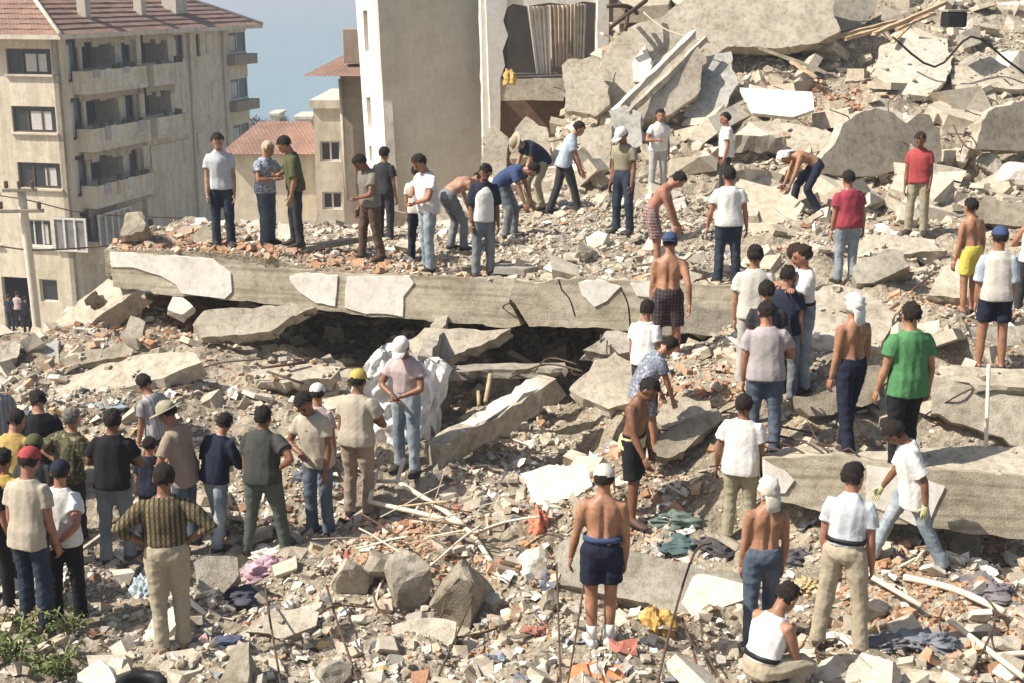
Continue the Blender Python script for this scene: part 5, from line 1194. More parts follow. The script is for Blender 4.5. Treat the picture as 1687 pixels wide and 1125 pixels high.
PEOPLE_N = [0]
def person(label, f, top=None, a=180, Y=None, H=None, lean=4, hp=12, hy=0, side=0, arms=('down', 'down'), feet=((.11, .02), (-.11, -.01)), shirt='white', sleeve=.55, tuck=False, pants='jeans', length=1.0, hat=None, hatc='white', hair='black', sk='tan', build=1.0, shoes=(.05, .04, .035), collar=False, belt=False, drop=0.0, kneel=False, extra=None, on=None, seed=None, hem=0.0, gloves=None, socks=None, face=None, which='LU', pelvis=None, hairlen=1.0):
    """f: pixel of the feet; top: pixel row of the crown; a: facing (0 camera, 90 right, 180 away)"""
    PEOPLE_N[0] += 1; seed = seed or PEOPLE_N[0] * 13
    base = at(f[0], f[1], Y) if Y else hit(f[0], f[1], which)
    if base is None: print('no ground', label); return
    Yd = base.y
    if H is None:
        H = 1.72
        if top is not None:     # height that makes the figure as tall as seen
            y0 = -(f[1] - 562.5) / FPX; y1 = -(top - 562.5) / FPX; T = (base - CAM).dot(Vector((0, cP, -sP)))
            H = min(1.86, max(1.58, T * (y1 - y0) / (cP + y1 * sP) * (1 + .012 * abs(lean) ** .5)))
    rj = random.Random(seed); build = build * .95 * rj.uniform(.95, 1.05); side = side + rj.uniform(-3.5, 3.5); twist = math.radians(rj.uniform(-11, 11)); hy = hy + rj.uniform(-16, 16); hp = hp + rj.uniform(-3, 7)
    if not kneel: feet = tuple((x[0] * rj.uniform(.85, 1.35), x[1] + rj.uniform(-.07, .07)) for x in feet)
    k = H / 1.72; vox = min(.021, max(.0135, .00112 * Yd))
    bld = build
    # --- skeleton in local space: +x person's right, +y forward, +z up
    fr = np.array([feet[0][0], feet[0][1], 0.0]); fl = np.array([feet[1][0], feet[1][1], 0.0])
    fz = [0.0, 0.0]
    if len(feet[0]) > 2: fz = [feet[0][2], feet[1][2]]
    an_r = fr + [0, 0, .085 + fz[0]]; an_l = fl + [0, 0, .085 + fz[1]]
    lr = math.radians(lean); hipx = .088
    py = -.17 * math.sin(lr) if lean > 25 else 0.0
    py += (fr[1] + fl[1]) / 2; px_ = (fr[0] + fl[0]) / 2
    th_l, sh_l = .425, .405
    def hz(an, sx): hd = math.hypot(an[0] - (px_ + sx * hipx), an[1] - py); return an[2] + math.sqrt(max((.998 * (th_l + sh_l)) ** 2 - hd * hd, .01))
    pz = min(hz(an_r, 1), hz(an_l, -1)) + .02 - drop - (.03 if lean > 40 else 0)
    P = np.array([px_, py, pz]) if pelvis is None else np.array(pelvis, float)
    Rv = np.array([1.0, 0, 0]); sd = math.radians(side)
    def dirn(t): return nrm([math.sin(sd) * .8, math.sin(t), math.cos(t)])
    angs = [.45 * lr, .85 * lr, 1.1 * lr, 1.15 * lr]; segs = [.13, .17, .16, .09]
    sp = [P]; 
    for an_, sg in zip(angs, segs): sp.append(sp[-1] + dirn(an_) * sg)
    # spine point / frame at distance s above pelvis (negative: below)
    cum = np.cumsum([0] + segs)
    def spine(s):
        if s < 0: t = dirn(angs[0] * .6); p = P + t * s
        else:
            i = min(int(np.searchsorted(cum, s, 'right')) - 1, len(segs) - 1); p = sp[i] + (sp[i + 1] - sp[i]) / segs[i] * (s - cum[i])
            j = min(i + 1, len(angs) - 1); w_ = (s - cum[i]) / segs[i]; t = dirn(angs[i] * (1 - w_ * .5) + angs[j] * w_ * .5)
        tw = twist * min(max(s, 0) / .4, 1.1); rv = np.array([math.cos(tw), math.sin(tw), 0]); r_ = nrm(rv - t * (rv @ t)); return p, r_, np.cross(t, r_), t
    def tor(stations, infl=0.0):
        out = []
        for (s, rx, ry, fo) in stations:
            p, r_, f_, t = spine(s); out.append((p + f_ * fo, r_ * (rx * bld + infl), f_ * (ry * bld + infl)))
        return loft(out, 14, .88)
    torso = [(-.10, .085, .075, 0), (-.04, .160, .108, -.008), (.03, .165, .112, -.008), (.11, .146, .100, .002), (.17, .140, .098, .006), (.26, .156, .108, .006), (.34, .170, .113, .004), (.40, .158, .100, -.006), (.45, .110, .078, -.012), (.49, .066, .062, -.01)]
    shp, shR, shF, shT = spine(.388)
    shr = shp + shR * .168 * bld - shF * .008; shl = shp - shR * .168 * bld - shF * .008
    hr = P + Rv * hipx; hl = P - Rv * hipx
    kr, an_r = ik(hr + [0, 0, -.02], an_r, th_l, sh_l, (fr[0] * .5 + .08, 1, 0)); kl, an_l = ik(hl + [0, 0, -.02], an_l, th_l, sh_l, (fl[0] * .5 - .08, 1, 0))
    if kneel:
        kr = np.array([.12, P[1] + .30, .07]); kl = np.array([-.14, P[1] + .26, .07]); an_r = np.array([.12, P[1] - .08, .06]); an_l = np.array([-.14, P[1] - .10, .06])
        if kneel == 'squat':
            kr = np.array([.20, P[1] + .36, .42]); kl = np.array([-.20, P[1] + .36, .40]); an_r = np.array([.15, P[1] + .12, .085]); an_l = np.array([-.15, P[1] + .14, .085])
    # --- arms
    def arm(kind, sx, s0):
        out = Rv * sx; g = np.array([0, 0, -1.0]); F0 = np.array([0, 1.0, 0]); hint = out * .4 - F0
        if isinstance(kind, tuple): t = np.array([kind[0] * sx, kind[1], kind[2]]); hint = out * (kind[3] if len(kind) > 3 else .5) - F0 * (1 if len(kind) < 5 else kind[4]) + g * .3
        elif kind == 'down': t = s0 + out * .04 + F0 * .06 + g * .53
        elif kind == 'swing': t = s0 + out * .07 + F0 * .20 + g * .49
        elif kind == 'rear': t = s0 + out * .08 - F0 * .17 + g * .49
        elif kind == 'away': t = s0 + out * .11 + F0 * .06 + g * .52
        elif kind == 'hips': t = P + out * .185 + F0 * .02 + [0, 0, .08]; hint = out * 1.3 - F0 * .5
        elif kind == 'back': t = P + out * .045 - F0 * .17 + [0, 0, .00]; hint = out - F0 * .6
        elif kind == 'front': t = P + out * .05 + F0 * .22 + [0, 0, .06]; hint = out - F0 * .3
        elif kind == 'belly': t = P + out * .06 + F0 * .23 + [0, 0, .16]; hint = out - F0 * .3 + g * .5
        elif kind == 'fold': t = P - out * .10 + F0 * .22 + [0, 0, .27]; hint = out * .7 + g
        elif kind == 'reach': t = s0 + F0 * .18 + out * .02 + g * .52; hint = out * .6 - F0 * .3
        elif kind == 'carry': t = s0 + F0 * .30 + out * .0 + g * .32; hint = out * .5 + g * .5
        elif kind == 'chin': t = shp + F0 * .22 + out * .02 + [0, 0, .10]; hint = out * .4 + g
        return ik(s0, t, .285, .255, hint)
    er, wr = arm(arms[0], 1, shr); el_, wl = arm(arms[1], -1, shl)
    # --- head
    nb = spine(.49)[0]; hpr = math.radians(hp); hyr = math.radians(hy)
    nt_ = dirn((angs[3] + hpr) * .5); hb = nb + nt_ * .028
    Uh = nrm([math.sin(sd) * .3, math.sin(hpr), math.cos(hpr)]); Fh = np.array([-math.sin(hyr) * 1.0, math.cos(hyr) * math.cos(hpr), -math.sin(hpr) * math.cos(hyr)]); Fh = nrm(Fh - Uh * (Fh @ Uh)); Rh = np.cross(Fh, Uh)
    HS = 1.07; Rh = Rh * HS; Fh = Fh * HS; Uh = Uh * HS
    hpnt = lambda x, y, z: hb + Rh * x + Fh * y + Uh * z
    tk = .93 if shirt else 1.0; lk = .86 if (pants and length >= .95) else 1.0; uk = .90 if (shirt and sleeve) else 1.0
    body = [tor([(s_, rx * tk, ry * tk, fo) for (s_, rx, ry, fo) in torso])]
    body.append(limb([spine(.44)[0], nb, hpnt(0, -.015, .06)], [.070, .061, .058]))
    body.append(ell(hpnt(0, -.012, .128), (Rh * .0765, Fh * .094, Uh * .092))); body.append(ell(hpnt(0, .030, .068), (Rh * .058, Fh * .060, Uh * .078)))
    body.append(loft([(hpnt(0, .075, .125), Rh * .012, Fh * .02), (hpnt(0, .098, .092), Rh * .016, Fh * .018), (hpnt(0, .095, .076), Rh * .019, Fh * .014)], 8))
    for sx in (1, -1): body.append(ell(hpnt(.079 * sx, -.008, .096), (Rh * .013, Fh * .024, Uh * .032), 8, 5))
    ua_ = lambda a_, b_, f: a_ + (b_ - a_) * f
    for (s0, e, w_) in ((shr, er, wr), (shl, el_, wl)):
        ins = shp + (s0 - shp) * .45 + shT * .01
        body.append(limb([ins, s0, ua_(s0, e, .22), ua_(s0, e, .55), ua_(s0, e, .88), e, ua_(e, w_, .22), ua_(e, w_, .6), w_], [.058 * bld * uk, .064 * bld * uk, .060 * bld * uk, .052 * bld, .041, .040, .044 * bld, .036, .027]))
    for (h, kn, an) in ((hr, kr, an_r), (hl, kl, an_l)):
        body.append(limb([h + [0, 0, .04], ua_(h, kn, .18), ua_(h, kn, .5), ua_(h, kn, .85), kn, ua_(kn, an, .25), ua_(kn, an, .55), ua_(kn, an, .9), an + [0, 0, -.02]], [x * lk for x in (.095 * bld, .098 * bld, .083 * bld, .062, .058, .060 * bld, .053, .038, .039)]))
    # feet
    def foot(an, kn, sx, infl):
        yawf = math.radians(14) * sx; d = np.array([math.sin(yawf), math.cos(yawf), 0]); up = np.array([0, 0, 1.0])
        if kneel is True: d = np.array([0, -.3, -1.0]); up = np.array([0, 1, 0.]); d = nrm(d)
        s_ = np.cross(d, up); b0_ = an - up * .085
        return loft([(b0_ - d * (.065 + infl) + up * .04, s_ * (.03 + infl), up * (.038)), (b0_ - d * .03 + up * .046, s_ * (.037 + infl), up * (.046)), (b0_ + d * .05 + up * .044, s_ * (.041 + infl), up * (.044 + infl * .5)), (b0_ + d * .12 + up * .032, s_ * (.047 + infl), up * (.032 + infl * .5)), (b0_ + d * .185 + up * .024, s_ * (.036 + infl), up * (.024)), (b0_ + d * (.205 + infl) + up * .02, s_ * .018, up * .012)], 10)
    body.append(foot(an_r, kr, 1, 0)); body.append(foot(an_l, kl, -1, 0))
    # hands: palm and five fingers
    hands = []
    for (e, w_, sx) in ((er, wr, 1), (el_, wl, -1)):
        d = nrm(w_ - e); d = nrm(d + np.array([0, .12, -.25])); pn = nrm(np.cross(d, [0, 1, 0]) if abs(d[1]) < .9 else [sx, 0, 0]); wd = nrm(np.cross(d, pn))
        if wd[1] < 0: wd = -wd
        pn = np.cross(wd, d) * 1.0; inn = -Rv * sx; pn = pn if pn @ inn > 0 else -pn
        hands.append([loft([(w_ - d * .02, wd * .026, pn * .020), (w_ + d * .03, wd * .036, pn * .018), (w_ + d * .085, wd * .041, pn * .015), (w_ + d * .095, wd * .036, pn * .010)], 8)])
        for q_, (o_, L, c_) in enumerate(((.030, .070, .30), (.010, .080, .34), (-.010, .075, .40), (-.029, .058, .48))):
            b0_ = w_ + d * .085 + wd * o_; m1 = b0_ + nrm(d + pn * c_) * L * .5; m2 = m1 + nrm(d + pn * c_ * 2.6) * L * .55; hands[-1].append(limb([b0_ - d * .01, m1, m2], [.0095, .009, .007], 6))
        b0_ = w_ + d * .03 + wd * .030; m1 = b0_ + nrm(d * .7 + wd * .8 + pn * .4) * .038; m2 = m1 + nrm(d + wd * .25 + pn * .4) * .034; hands[-1].append(limb([b0_ - wd * .012, m1, m2], [.013, .011, .008], 6))
    # --- make the objects
    root = empty('person', base, label, 'person'); yaw = math.radians(a)
    root.rotation_euler.z = yaw + math.pi; root.scale = (k, k, k)
    def put(name, me, mat):
        o = link(name, me, mat, root); me.polygons.foreach_set('use_smooth', [True] * len(me.polygons)); return o
    me = remesh(body, vox, 2); skm = skin(sk)
    if not shirt:
        n_ = len(me.vertices); co = np.empty(n_ * 3, np.float32); me.vertices.foreach_get('co', co); co = co.reshape(-1, 3)
        p1, r1, f1, t1 = spine(.22); rel = co - p1; sx_ = rel @ r1; sy_ = rel @ f1; st_ = rel @ t1 + .22
        win = np.clip((st_ - .0) / .06, 0, 1) * np.clip((.44 - st_) / .05, 0, 1) * (np.abs(sx_) < .2)
        bk = win * np.clip(-sy_ / .05, 0, 1); fw = win * np.clip(sy_ / .05, 0, 1)
        dd = bk * (.016 * np.exp(-(sx_ / .020) ** 2) - .010 * np.exp(-((np.abs(sx_) - .05) / .028) ** 2 - ((st_ - .10) / .10) ** 2) - .013 * np.exp(-((np.abs(sx_) - .085) / .035) ** 2 - ((st_ - .335) / .055) ** 2) + .010 * np.exp(-((np.abs(sx_) - .10) / .03) ** 2 - ((st_ - .22) / .05) ** 2))
        df = fw * (-.012 * np.exp(-((np.abs(sx_) - .07) / .05) ** 2 - ((st_ - .31) / .05) ** 2) + .008 * np.exp(-(sx_ / .015) ** 2))
        co += np.outer(dd - df * 1.0, f1).astype(np.float32); me.vertices.foreach_set('co', co.ravel()); me.update()
    if not gloves: add_geo(me, hands[0] + hands[1])
    put('body', me, skm)
    if gloves:
        for h in hands: V, F = join(h); put('glove', mesh_pd(V, F), fab(gloves))
    # shirt
    def sleeves(fr_, r0, r1):
        out = []
        for (s0, e, w_) in ((shr, er, wr), (shl, el_, wl)):
            ins = shp + (s0 - shp) * .4
            if fr_ <= 1: out.append(limb([ins, s0, ua_(s0, e, .3 * fr_), ua_(s0, e, fr_ * .7), ua_(s0, e, fr_)], [.066 * bld, .076 * bld, r0 * bld, r0 * bld, r1 * bld]))
            else: out.append(limb([ins, s0, ua_(s0, e, .4), e, ua_(e, w_, .5), ua_(e, w_, fr_ - 1)], [.066 * bld, .076 * bld, r0 * bld, .064 * bld, .058, .047]))
        return out
    if shirt:
        hemS = (.06 if tuck else -.085 - hem); stn = [(s, rx, ry, fo) for (s, rx, ry, fo) in torso if s > hemS + .02]
        wz = rj.uniform(.160, .174); pr = [(hemS, .192 if not tuck else .150, .134 if not tuck else .105, -.006)] + ([(hemS + .05, .190, .138, -.006), (max(hemS + .09, .03), .184, .134, -.006)] if not tuck else []) + [(s, rx * (1.02 if s > .3 else 1.06) if tuck or s > .3 else max(rx * 1.06, wz), ry * 1.04 if tuck or s > .3 else max(ry * 1.05, wz * .74), fo) for (s, rx, ry, fo) in stn if s <= .46 and s > -.05 and (tuck or s > max(hemS + .10, .04))]
        if sleeve == 0: pr = [q_ for q_ in pr if q_[0] < .35] + [(.365, .150, .106, 0), (.40, .118, .098, 0), (.44, .098, .080, -.008), (.468, .086, .066, -.01)]
        else: pr += [(.488, .072, .068, -.012)]
        parts = [tor(pr, .020)]
        if sleeve: parts += sleeves(sleeve, .082, .090 if sleeve <= 1 else .07)
        if collar:
            p, r_, f_, t = spine(.485); parts.append(loft([(p - t * .01, r_ * .082, f_ * .078), (p + t * .028 - f_ * .006, r_ * .072, f_ * .070)], 12))
        me = remesh(parts, vox, 1); wrinkle(me, .015, seed, (10, 10, 2.2)); wrinkle(me, .006, seed + 3, (15, 15, 9)); o = put('shirt', me, fab(shirt))
    # trousers, shorts
    if pants:
        parts = [tor([(-.10, .10, .09, -.005)] + [(-.045, .166, .114, -.012), (.03, .168, .116, -.01)] + ([(.095, .150, .105, 0)] if (tuck or not shirt) else [(.06, .152, .106, 0)]), .012)]
        wide = .012
        for (h, kn, an) in ((hr, kr, an_r), (hl, kl, an_l)):
            if length >= .95: parts.append(limb([h + [0, 0, .03], ua_(h, kn, .2), ua_(h, kn, .55), ua_(h, kn, .9), kn, ua_(kn, an, .3), ua_(kn, an, .65), ua_(kn, an, .88), an + [0, 0, -.035]], [.105 * bld, .110 * bld, .097 * bld, .081, .079, .076, .072, .073, .077]))
            else: parts.append(limb([h + [0, 0, .03], ua_(h, kn, .2), ua_(h, kn, length * .5), ua_(h, kn, length)], [.106 * bld, .114 * bld, .112 * bld, .112 * bld]))
        me = remesh(parts, vox, 1); wrinkle(me, .014, seed + 5, (8, 8, 12)); wrinkle(me, .006, seed + 6, (20, 20, 26)); put('shorts' if length < .95 else 'trousers', me, fab(pants))
    if belt:
        p, r_, f_, t = spine(.085); p2 = spine(.125)[0]
        V, F = loft([(p, r_ * (.150 * bld + .026), f_ * (.105 * bld + .026)), (p2, r_ * (.147 * bld + .026), f_ * (.103 * bld + .026))], 20, .88); put('belt', mesh_pd(V, F), M_black if belt is True else fab(belt))
    if extra == 'waistshirt':
        me = remesh([tor([(-.08, .175, .125, -.01), (-.02, .172, .122, -.01), (.07, .160, .114, 0)], .02)], vox, 1); wrinkle(me, .02, seed + 9); put('tied_shirt', me, fab('limecream'))
    if extra == 'bluesleeves':
        me = remesh(sleeves(.92, .089, .097), vox, 1); wrinkle(me, .008, seed + 2); put('sleeves', me, fab('lightblue'))
    if extra == 'vest':
        me = remesh([tor([(-.10, .150, .100, .062), (.0, .148, .095, .062), (.12, .135, .09, .06), (.25, .135, .09, .06), (.34, .115, .085, .055), (.42, .06, .06, .03)], .02)], vox, 1); wrinkle(me, .008, seed + 9); put('singlet', me, fab('white'))
    if extra == 'logo':     # dark oval emblem with lettering band on the chest
        p, r_, f_, t = spine(.30); 
        for (dz, w_, h_) in ((.03, .075, .012), (-.005, .085, .016), (-.035, .07, .010)):
            V = []; F = []
            for i in range(13):
                q_ = (i / 12 - .5) * 2; c_ = p + r_ * q_ * w_ + t * dz + f_ * (.142 * bld - .040 * q_ * q_)
                V += [c_ - t * h_, c_ + t * h_, c_ - t * h_ - f_ * .05, c_ + t * h_ - f_ * .05]
            for i in range(12): kk = i * 4; F += [(kk, kk + 4, kk + 5, kk + 1), (kk + 1, kk + 5, kk + 7, kk + 3), (kk + 2, kk, kk + 4, kk + 6)]
            put('chest_emblem', mesh_pd(V, F), fab('olive' if dz else 'charcoal'))
    if socks:
        for (kn, an) in ((kr, an_r), (kl, an_l)):
            V, F = limb([an + [0, 0, -.02], ua_(an, kn, .12), ua_(an, kn, .30)], [.045, .046, .050]); put('sock', mesh_pd(V, F), fab(socks))
    if shoes:
        for (an, kn, sx) in ((an_r, kr, 1), (an_l, kl, -1)):
            me = remesh([foot(an, kn, sx, .012), limb([an + [0, 0, -.06], an + [0, 0, .0]], [.05, .047])] if kneel is not True else [foot(an, kn, sx, .012)], .014, 1)
            so_ = put('shoe', me, plain('shoe_%02d%02d' % (int(shoes[0] * 99), int(shoes[2] * 99)), shoes, .6, .3, 12))
    # hair and hats
    def dome(center, ax, keep, nz=.006, nu=26, nv=18, sd_=0, fq=7):
        rn = np.random.default_rng(seed + sd_); K = rn.normal(size=(6, 3)) * fq; ph = rn.uniform(0, 6.28, 6); V = []; F = []; D = []
        for j in range(nv + 1):
            t = math.pi * j / nv
            for i in range(nu):
                an_ = 2 * math.pi * i / nu; d = np.array([math.sin(t) * math.cos(an_), math.sin(t) * math.sin(an_), math.cos(t)]); D.append(d)
                r_ = 1 + nz / .09 * sum(math.sin(K[q_] @ d + ph[q_]) for q_ in range(6)) * .5
                V.append(center + (ax[0] * d[0] + ax[1] * d[1] + ax[2] * d[2]) * r_)
        for j in range(nv):
            for i in range(nu):
                q_ = (j * nu + i, (j + 1) * nu + i, (j + 1) * nu + (i + 1) % nu, j * nu + (i + 1) % nu)
                if keep(sum(D[x] for x in q_) / 4): F.append(q_)
        return V, F
    if hair and hat not in ('scarf',):
        lim = -.66 * min(hairlen, 1.25)
        hk = .93 if hat else 1.0; V, F = dome(hpnt(0, -.022, .128), (Rh * (.0845 if hat else .088), Fh * (.098 if hat else .102), Uh * (.090 if hat else .103)), lambda d: (d[2] > lim + .07 * math.sin(9 * d[0] + seed) + .05 * math.sin(17 * d[0])) and not (d[1] > .30 + .08 * math.sin(7 * d[0] + seed) and d[2] < .50 + .07 * math.sin(11 * d[0])) and not (d[1] > .02 + .06 * math.sin(8 * d[2]) and d[2] < -.02) and not (hat and d[2] > .25), .002 if hat else .0055, 34, 24, 3, 11)
        put('hair', mesh_pd(V, F), hairm(hair))
    if hat:
        hm = fab(hatc); cap = None
        if hat in ('cap', 'capback'):
            V, F = dome(hpnt(0, -.012, .138), (Rh * .090, Fh * .108, Uh * .097), lambda d: d[2] > -.02, .0015); cap = put('cap', mesh_pd(V, F), hm)
            sgn = 1 if hat == 'cap' else -1; V = []; F = []
            for i in range(9):
                q_ = (i / 8 - .5) * 2
                for (rr, dz) in ((.07, .138), (.185, .122)):
                    for th2 in (0, -.008): V.append(hpnt(q_ * .078 * (1 if rr < .1 else .8), sgn * (rr - (.035 if rr > .1 else .02) * q_ * q_) - .005, dz + th2 - .012 * q_ * q_))
            for i in range(8): kk = i * 4; F += [(kk, kk + 4, kk + 6, kk + 2), (kk + 1, kk + 3, kk + 7, kk + 5), (kk + 2, kk + 6, kk + 7, kk + 3)]
            put('brim', mesh_pd(V, F), hm)
            bpy.data.objects[root.children[-1].name].parent = cap
        elif hat == 'scarf':
            V, F = dome(hpnt(0, -.022, .120), (Rh * .093, Fh * .108, Uh * .112), lambda d: (d[2] > -.75) and not (d[1] > .25 and d[2] < .45), .006); cap = put('head_cloth', mesh_pd(V, F), hm)
            V, F = limb([hpnt(0, -.075, .11), hpnt(.005, -.098, .04), hpnt(.0, -.098, -.02), hpnt(.012, -.105, -.075)], [(.075, .03), (.074, .026), (.07, .018), (.055, .008)], 14); t_ = put('cloth_tail', mesh_pd(V, F), hm)
        elif hat == 'straw':
            V, F = dome(hpnt(0, -.01, .145), (Rh * .092, Fh * .106, Uh * .095), lambda d: d[2] > -.05, .002); cap = put('hat', mesh_pd(V, F), hm)
            V, F = loft([(hpnt(0, -.01, .135), Rh * .17, Fh * .185), (hpnt(0, -.01, .143), Rh * .168, Fh * .183)], 24); b2 = put('brim', mesh_pd(V, F), hm); b2.parent = cap
    # face marks for those who look this way
    if face is None: face = math.cos(yaw) * math.cos(hyr) > -.25
    if face:
        dk = hairm('black')
        for sx in (1, -1):
            V, F = ell(hpnt(.031 * sx, .074, .112), (Rh * .009, Fh * .010, Uh * .0045), 8, 5); put('eye', mesh_pd(V, F), dk)
            V, F = limb([hpnt(.014 * sx, .083, .130), hpnt(.033 * sx, .078, .134), hpnt(.052 * sx, .062, .128)], [.0035, .0042, .0025], 6); put('eyebrow', mesh_pd(V, F), dk)
        V, F = ell(hpnt(0, .083, .045), (Rh * .024, Fh * .008, Uh * .007), 8, 5); put('mouth', mesh_pd(V, F), plain('lip', (.22, .085, .06)))
        if seed % 3 == 0: V, F = ell(hpnt(0, .088, .058), (Rh * .030, Fh * .010, Uh * .008), 8, 5); put('moustache', mesh_pd(V, F), dk)
    return root
exec_people = True
PP = person
# men standing on the long beam
PP('man in pale polo and dark jeans, leftmost on the beam', (370,405), 218, 8, hp=28, shirt='paleblue', pants='darkjeans', arms=('down','down'), collar=True, which='U', sk='mid')
PP('person with light blond hair, patterned blue shirt and jeans on the beam', (440,403), 231, 60, hp=30, shirt='floral', pants='jeans', hair='blond', arms=('belly','belly'), which='U', hairlen=1.5)
PP('man in olive shirt and dark trousers beside the blond haired person', (487,406), 223, -70, hp=40, lean=8, shirt='olive', sleeve=.9, pants='charcoal', arms=('belly','down'), which='U')
PP('man in grey shirt and brown trousers looking down on the beam', (620,428), 250, -60, hp=45, lean=9, shirt='greybrown', pants='brown', arms=('down','front'), feet=((.13,.12),(-.10,-.12)), which='U', sk='dark', gloves=None)
PP('dark haired man half hidden behind the grey shirt', (634,398), 250, 150, shirt='charcoal', pants='charcoal', which='U', H=1.66)
PP('man in white T-shirt and light jeans with hands together on the beam', (705,447), 252, -62, hp=42, lean=6, shirt='white', pants='lightjeans', arms=('belly','front'), which='U', sk='red')
PP('person in dark jeans standing close behind the white T-shirt and light jeans', (688,432), None, 170, shirt='offwhite', pants='navy2', H=1.55, which='U')
PP('bare backed man bent over behind the white T-shirt', (752,412), None, 120, lean=72, hp=85, shirt=None, pants='greyjeans', arms=('reach','reach'), which='U', sk='mid', H=1.7)
PP('man in white singlet and open dark blue shirt facing the camera on the beam', (795,456), 268, 12, hp=35, lean=5, shirt='navy2', sleeve=.9, pants='greyjeans', extra='vest', arms=('down','down'), which='U', sk='dark')
PP('stooping man in dark blue and white right behind the singlet man', (838,392), None, 70, lean=70, hp=80, shirt='blue', pants='greyjeans', arms=('reach','reach'), which='U', H=1.72)
PP('stooping man in straw hat and dark blue shirt bending left', (880,345), None, -62, lean=62, hp=75, shirt='navy2', pants='khaki2', hat='straw', hatc='khaki', arms=('reach','reach'), sk='mid', feet=((.15,.05),(-.15,-.1)))
PP('man in light blue shirt and dark trousers leaning to the right', (925,352), 198, 100, lean=22, hp=45, shirt='lightblue', pants='charcoal', arms=('reach','reach'), feet=((.1,.22),(-.1,-.2)), collar=True, H=1.74)
PP('man in white cap, khaki shirt and dark jeans', (1028,384), 208, -38, hp=25, shirt='khakishirt', pants='darkjeans', hat='cap', hatc='white', arms=('down','down'), tuck=True, sk='dark', which='LU')
PP('man in white shirt and pale trousers facing the camera above the khaki shirt man', (1083,318), 180, 10, hp=12, Y=25.2, shirt='white', pants='palegrey', arms=('belly','down'), collar=True, sk='red')
PP('man in white T-shirt looking left high on the rubble', (1195,322), 190, -85, hp=8, Y=25.0, shirt='white', pants='charcoal', arms=('down','down'), hem=.05, sk='red')
PP('bare chested reddish man stooping right in plaid shorts', (1078,452), 285, 82, lean=40, hp=58, shirt=None, pants='redplaid', length=.85, arms=('reach','reach'), sk='red', which='U', H=1.72)
PP('man in white T-shirt and dark jeans with his back turned behind the beam', (1196,468), 276, 180, hp=10, shirt='white', pants='darkjeans', arms=('away','away'), build=1.1, which='U', hairlen=1.1, sk='red')
PP('shirtless man with white head cloth bent double, dark trousers', (1322,350), None, -85, lean=82, hp=95, shirt=None, pants='navy2', hat='scarf', hatc='white', arms=('reach','reach'), feet=((.13,.10),(-.13,-.28)), H=1.72, sk='tan')
PP('man in crimson T-shirt and light jeans seen from behind', (1388,466), 282, 185, shirt='crimson', pants='lightjeans', arms=('away','down'), build=1.1, hp=10, sk='red')
PP('man in red shirt and khaki trousers high on the right', (1508,386), 217, -25, hp=25, shirt='red', pants='khaki2', arms=('down','down'), hair='brown', sk='dark')
PP('shirtless man in bright yellow shorts', (1596,520), 330, 205, shirt=None, pants='yellowshort', length=.75, arms=('away','down'), lean=8, sk='tan', side=-4)
PP('boy in blue cap, raglan shirt and navy shorts by the shovel handle', (1628,614), 376, 172, shirt='offwhite', pants='navy', length=1.0 - .25, hat='cap', hatc='blue', arms=('down','down'), hp=8, sk='tan', sleeve=.9, build=.93, extra='bluesleeves')
PP('man in white vest and dark trousers cut by the right edge', (1692,525), 340, 165, Y=18.0, shirt='white', sleeve=0, pants='charcoal', arms=('down','belly'), sk='tan')
# middle ground
PP('shirtless man in blue cap and dark plaid shorts before the cracked beam', (1098,608), 386, 178, shirt=None, pants='darkplaid', length=.9, hat='capback', hatc='blue', arms=('rear','down'), socks='white', sk='tan', hp=8, feet=((.13,.02),(-.12,-.03)))
PP('man in white shirt half hidden below the blue cap man', (1058,705), 532, 150, Y=15.4, shirt='white', pants='charcoal', H=1.6)
PP('figure in patterned grey blue clothes bending behind the bare torso', (1066,748), None, 110, Y=14.75, lean=38, hp=55, shirt='bluepattern', pants='bluepattern', length=.8, arms=('reach','reach'), H=1.55, hem=.1)
PP('tanned shirtless man with a shirt tied at his waist and black shorts', (1040,860), 618, 62, hp=42, lean=10, shirt=None, pants='black', length=.92, extra='waistshirt', arms=('swing','down'), sk='dark', shoes=(.10,.06,.045), feet=((.10,.06),(-.12,-.06)))
PP('man in grey white shirt behind the couple in conversation', (1238,640), 405, 165, Y=15.9, shirt='offwhite', pants='palegrey', hp=8, sk='tan')
PP('dark haired man in dark clothes behind the mauve shirt', (1255,700), 466, 170, Y=14.9, shirt='charcoal', pants='charcoal', hp=10)
PP('man in mauve grey shirt and jeans with his back turned', (1256,747), 500, 172, Y=14.2, lean=7, shirt='mauve', pants='jeans', arms=('belly','down'), build=1.1, hp=10, sk='red')
PP('man in blue grey shirt with reddish face behind the white shirt', (1292,630), 402, 60, Y=15.6, shirt='lightblue', pants='greyjeans', sk='red', hair='brown', hp=0)
PP('person in blue shirt squeezed between mauve and white shirts', (1290,660), 440, 150, Y=15.3, shirt='navy2', pants='greyjeans')
PP('man in white T-shirt and light jeans with arms folded', (1322,642), 402, -72, hp=15, shirt='white', pants='lightjeans', arms=('fold','fold'), belt=True, tuck=True, sk='red', hair='brown')
PP('shirtless man with white head scarf and dark navy trousers', (1398,743), 482, 205, Y=13.9, shirt=None, pants='navy', hat='scarf', hatc='white', arms=('down','down'), sk='tan', lean=2, hp=5, feet=((.09,.14),(-.09,-.14)))
PP('man in bright green T-shirt and black trousers', (1488,772), 500, 196, Y=13.4, shirt='green', pants='black', arms=('away','away'), hp=8, hem=.08, build=1.05, feet=((.12,.05),(-.12,-.05)))
PP('man in white T-shirt and pale olive trousers with his back turned', (1215,892), 657, 160, lean=8, shirt='white', pants='khaki2', arms=('down','away'), hem=.05, hp=5, build=1.05, sk='dark')
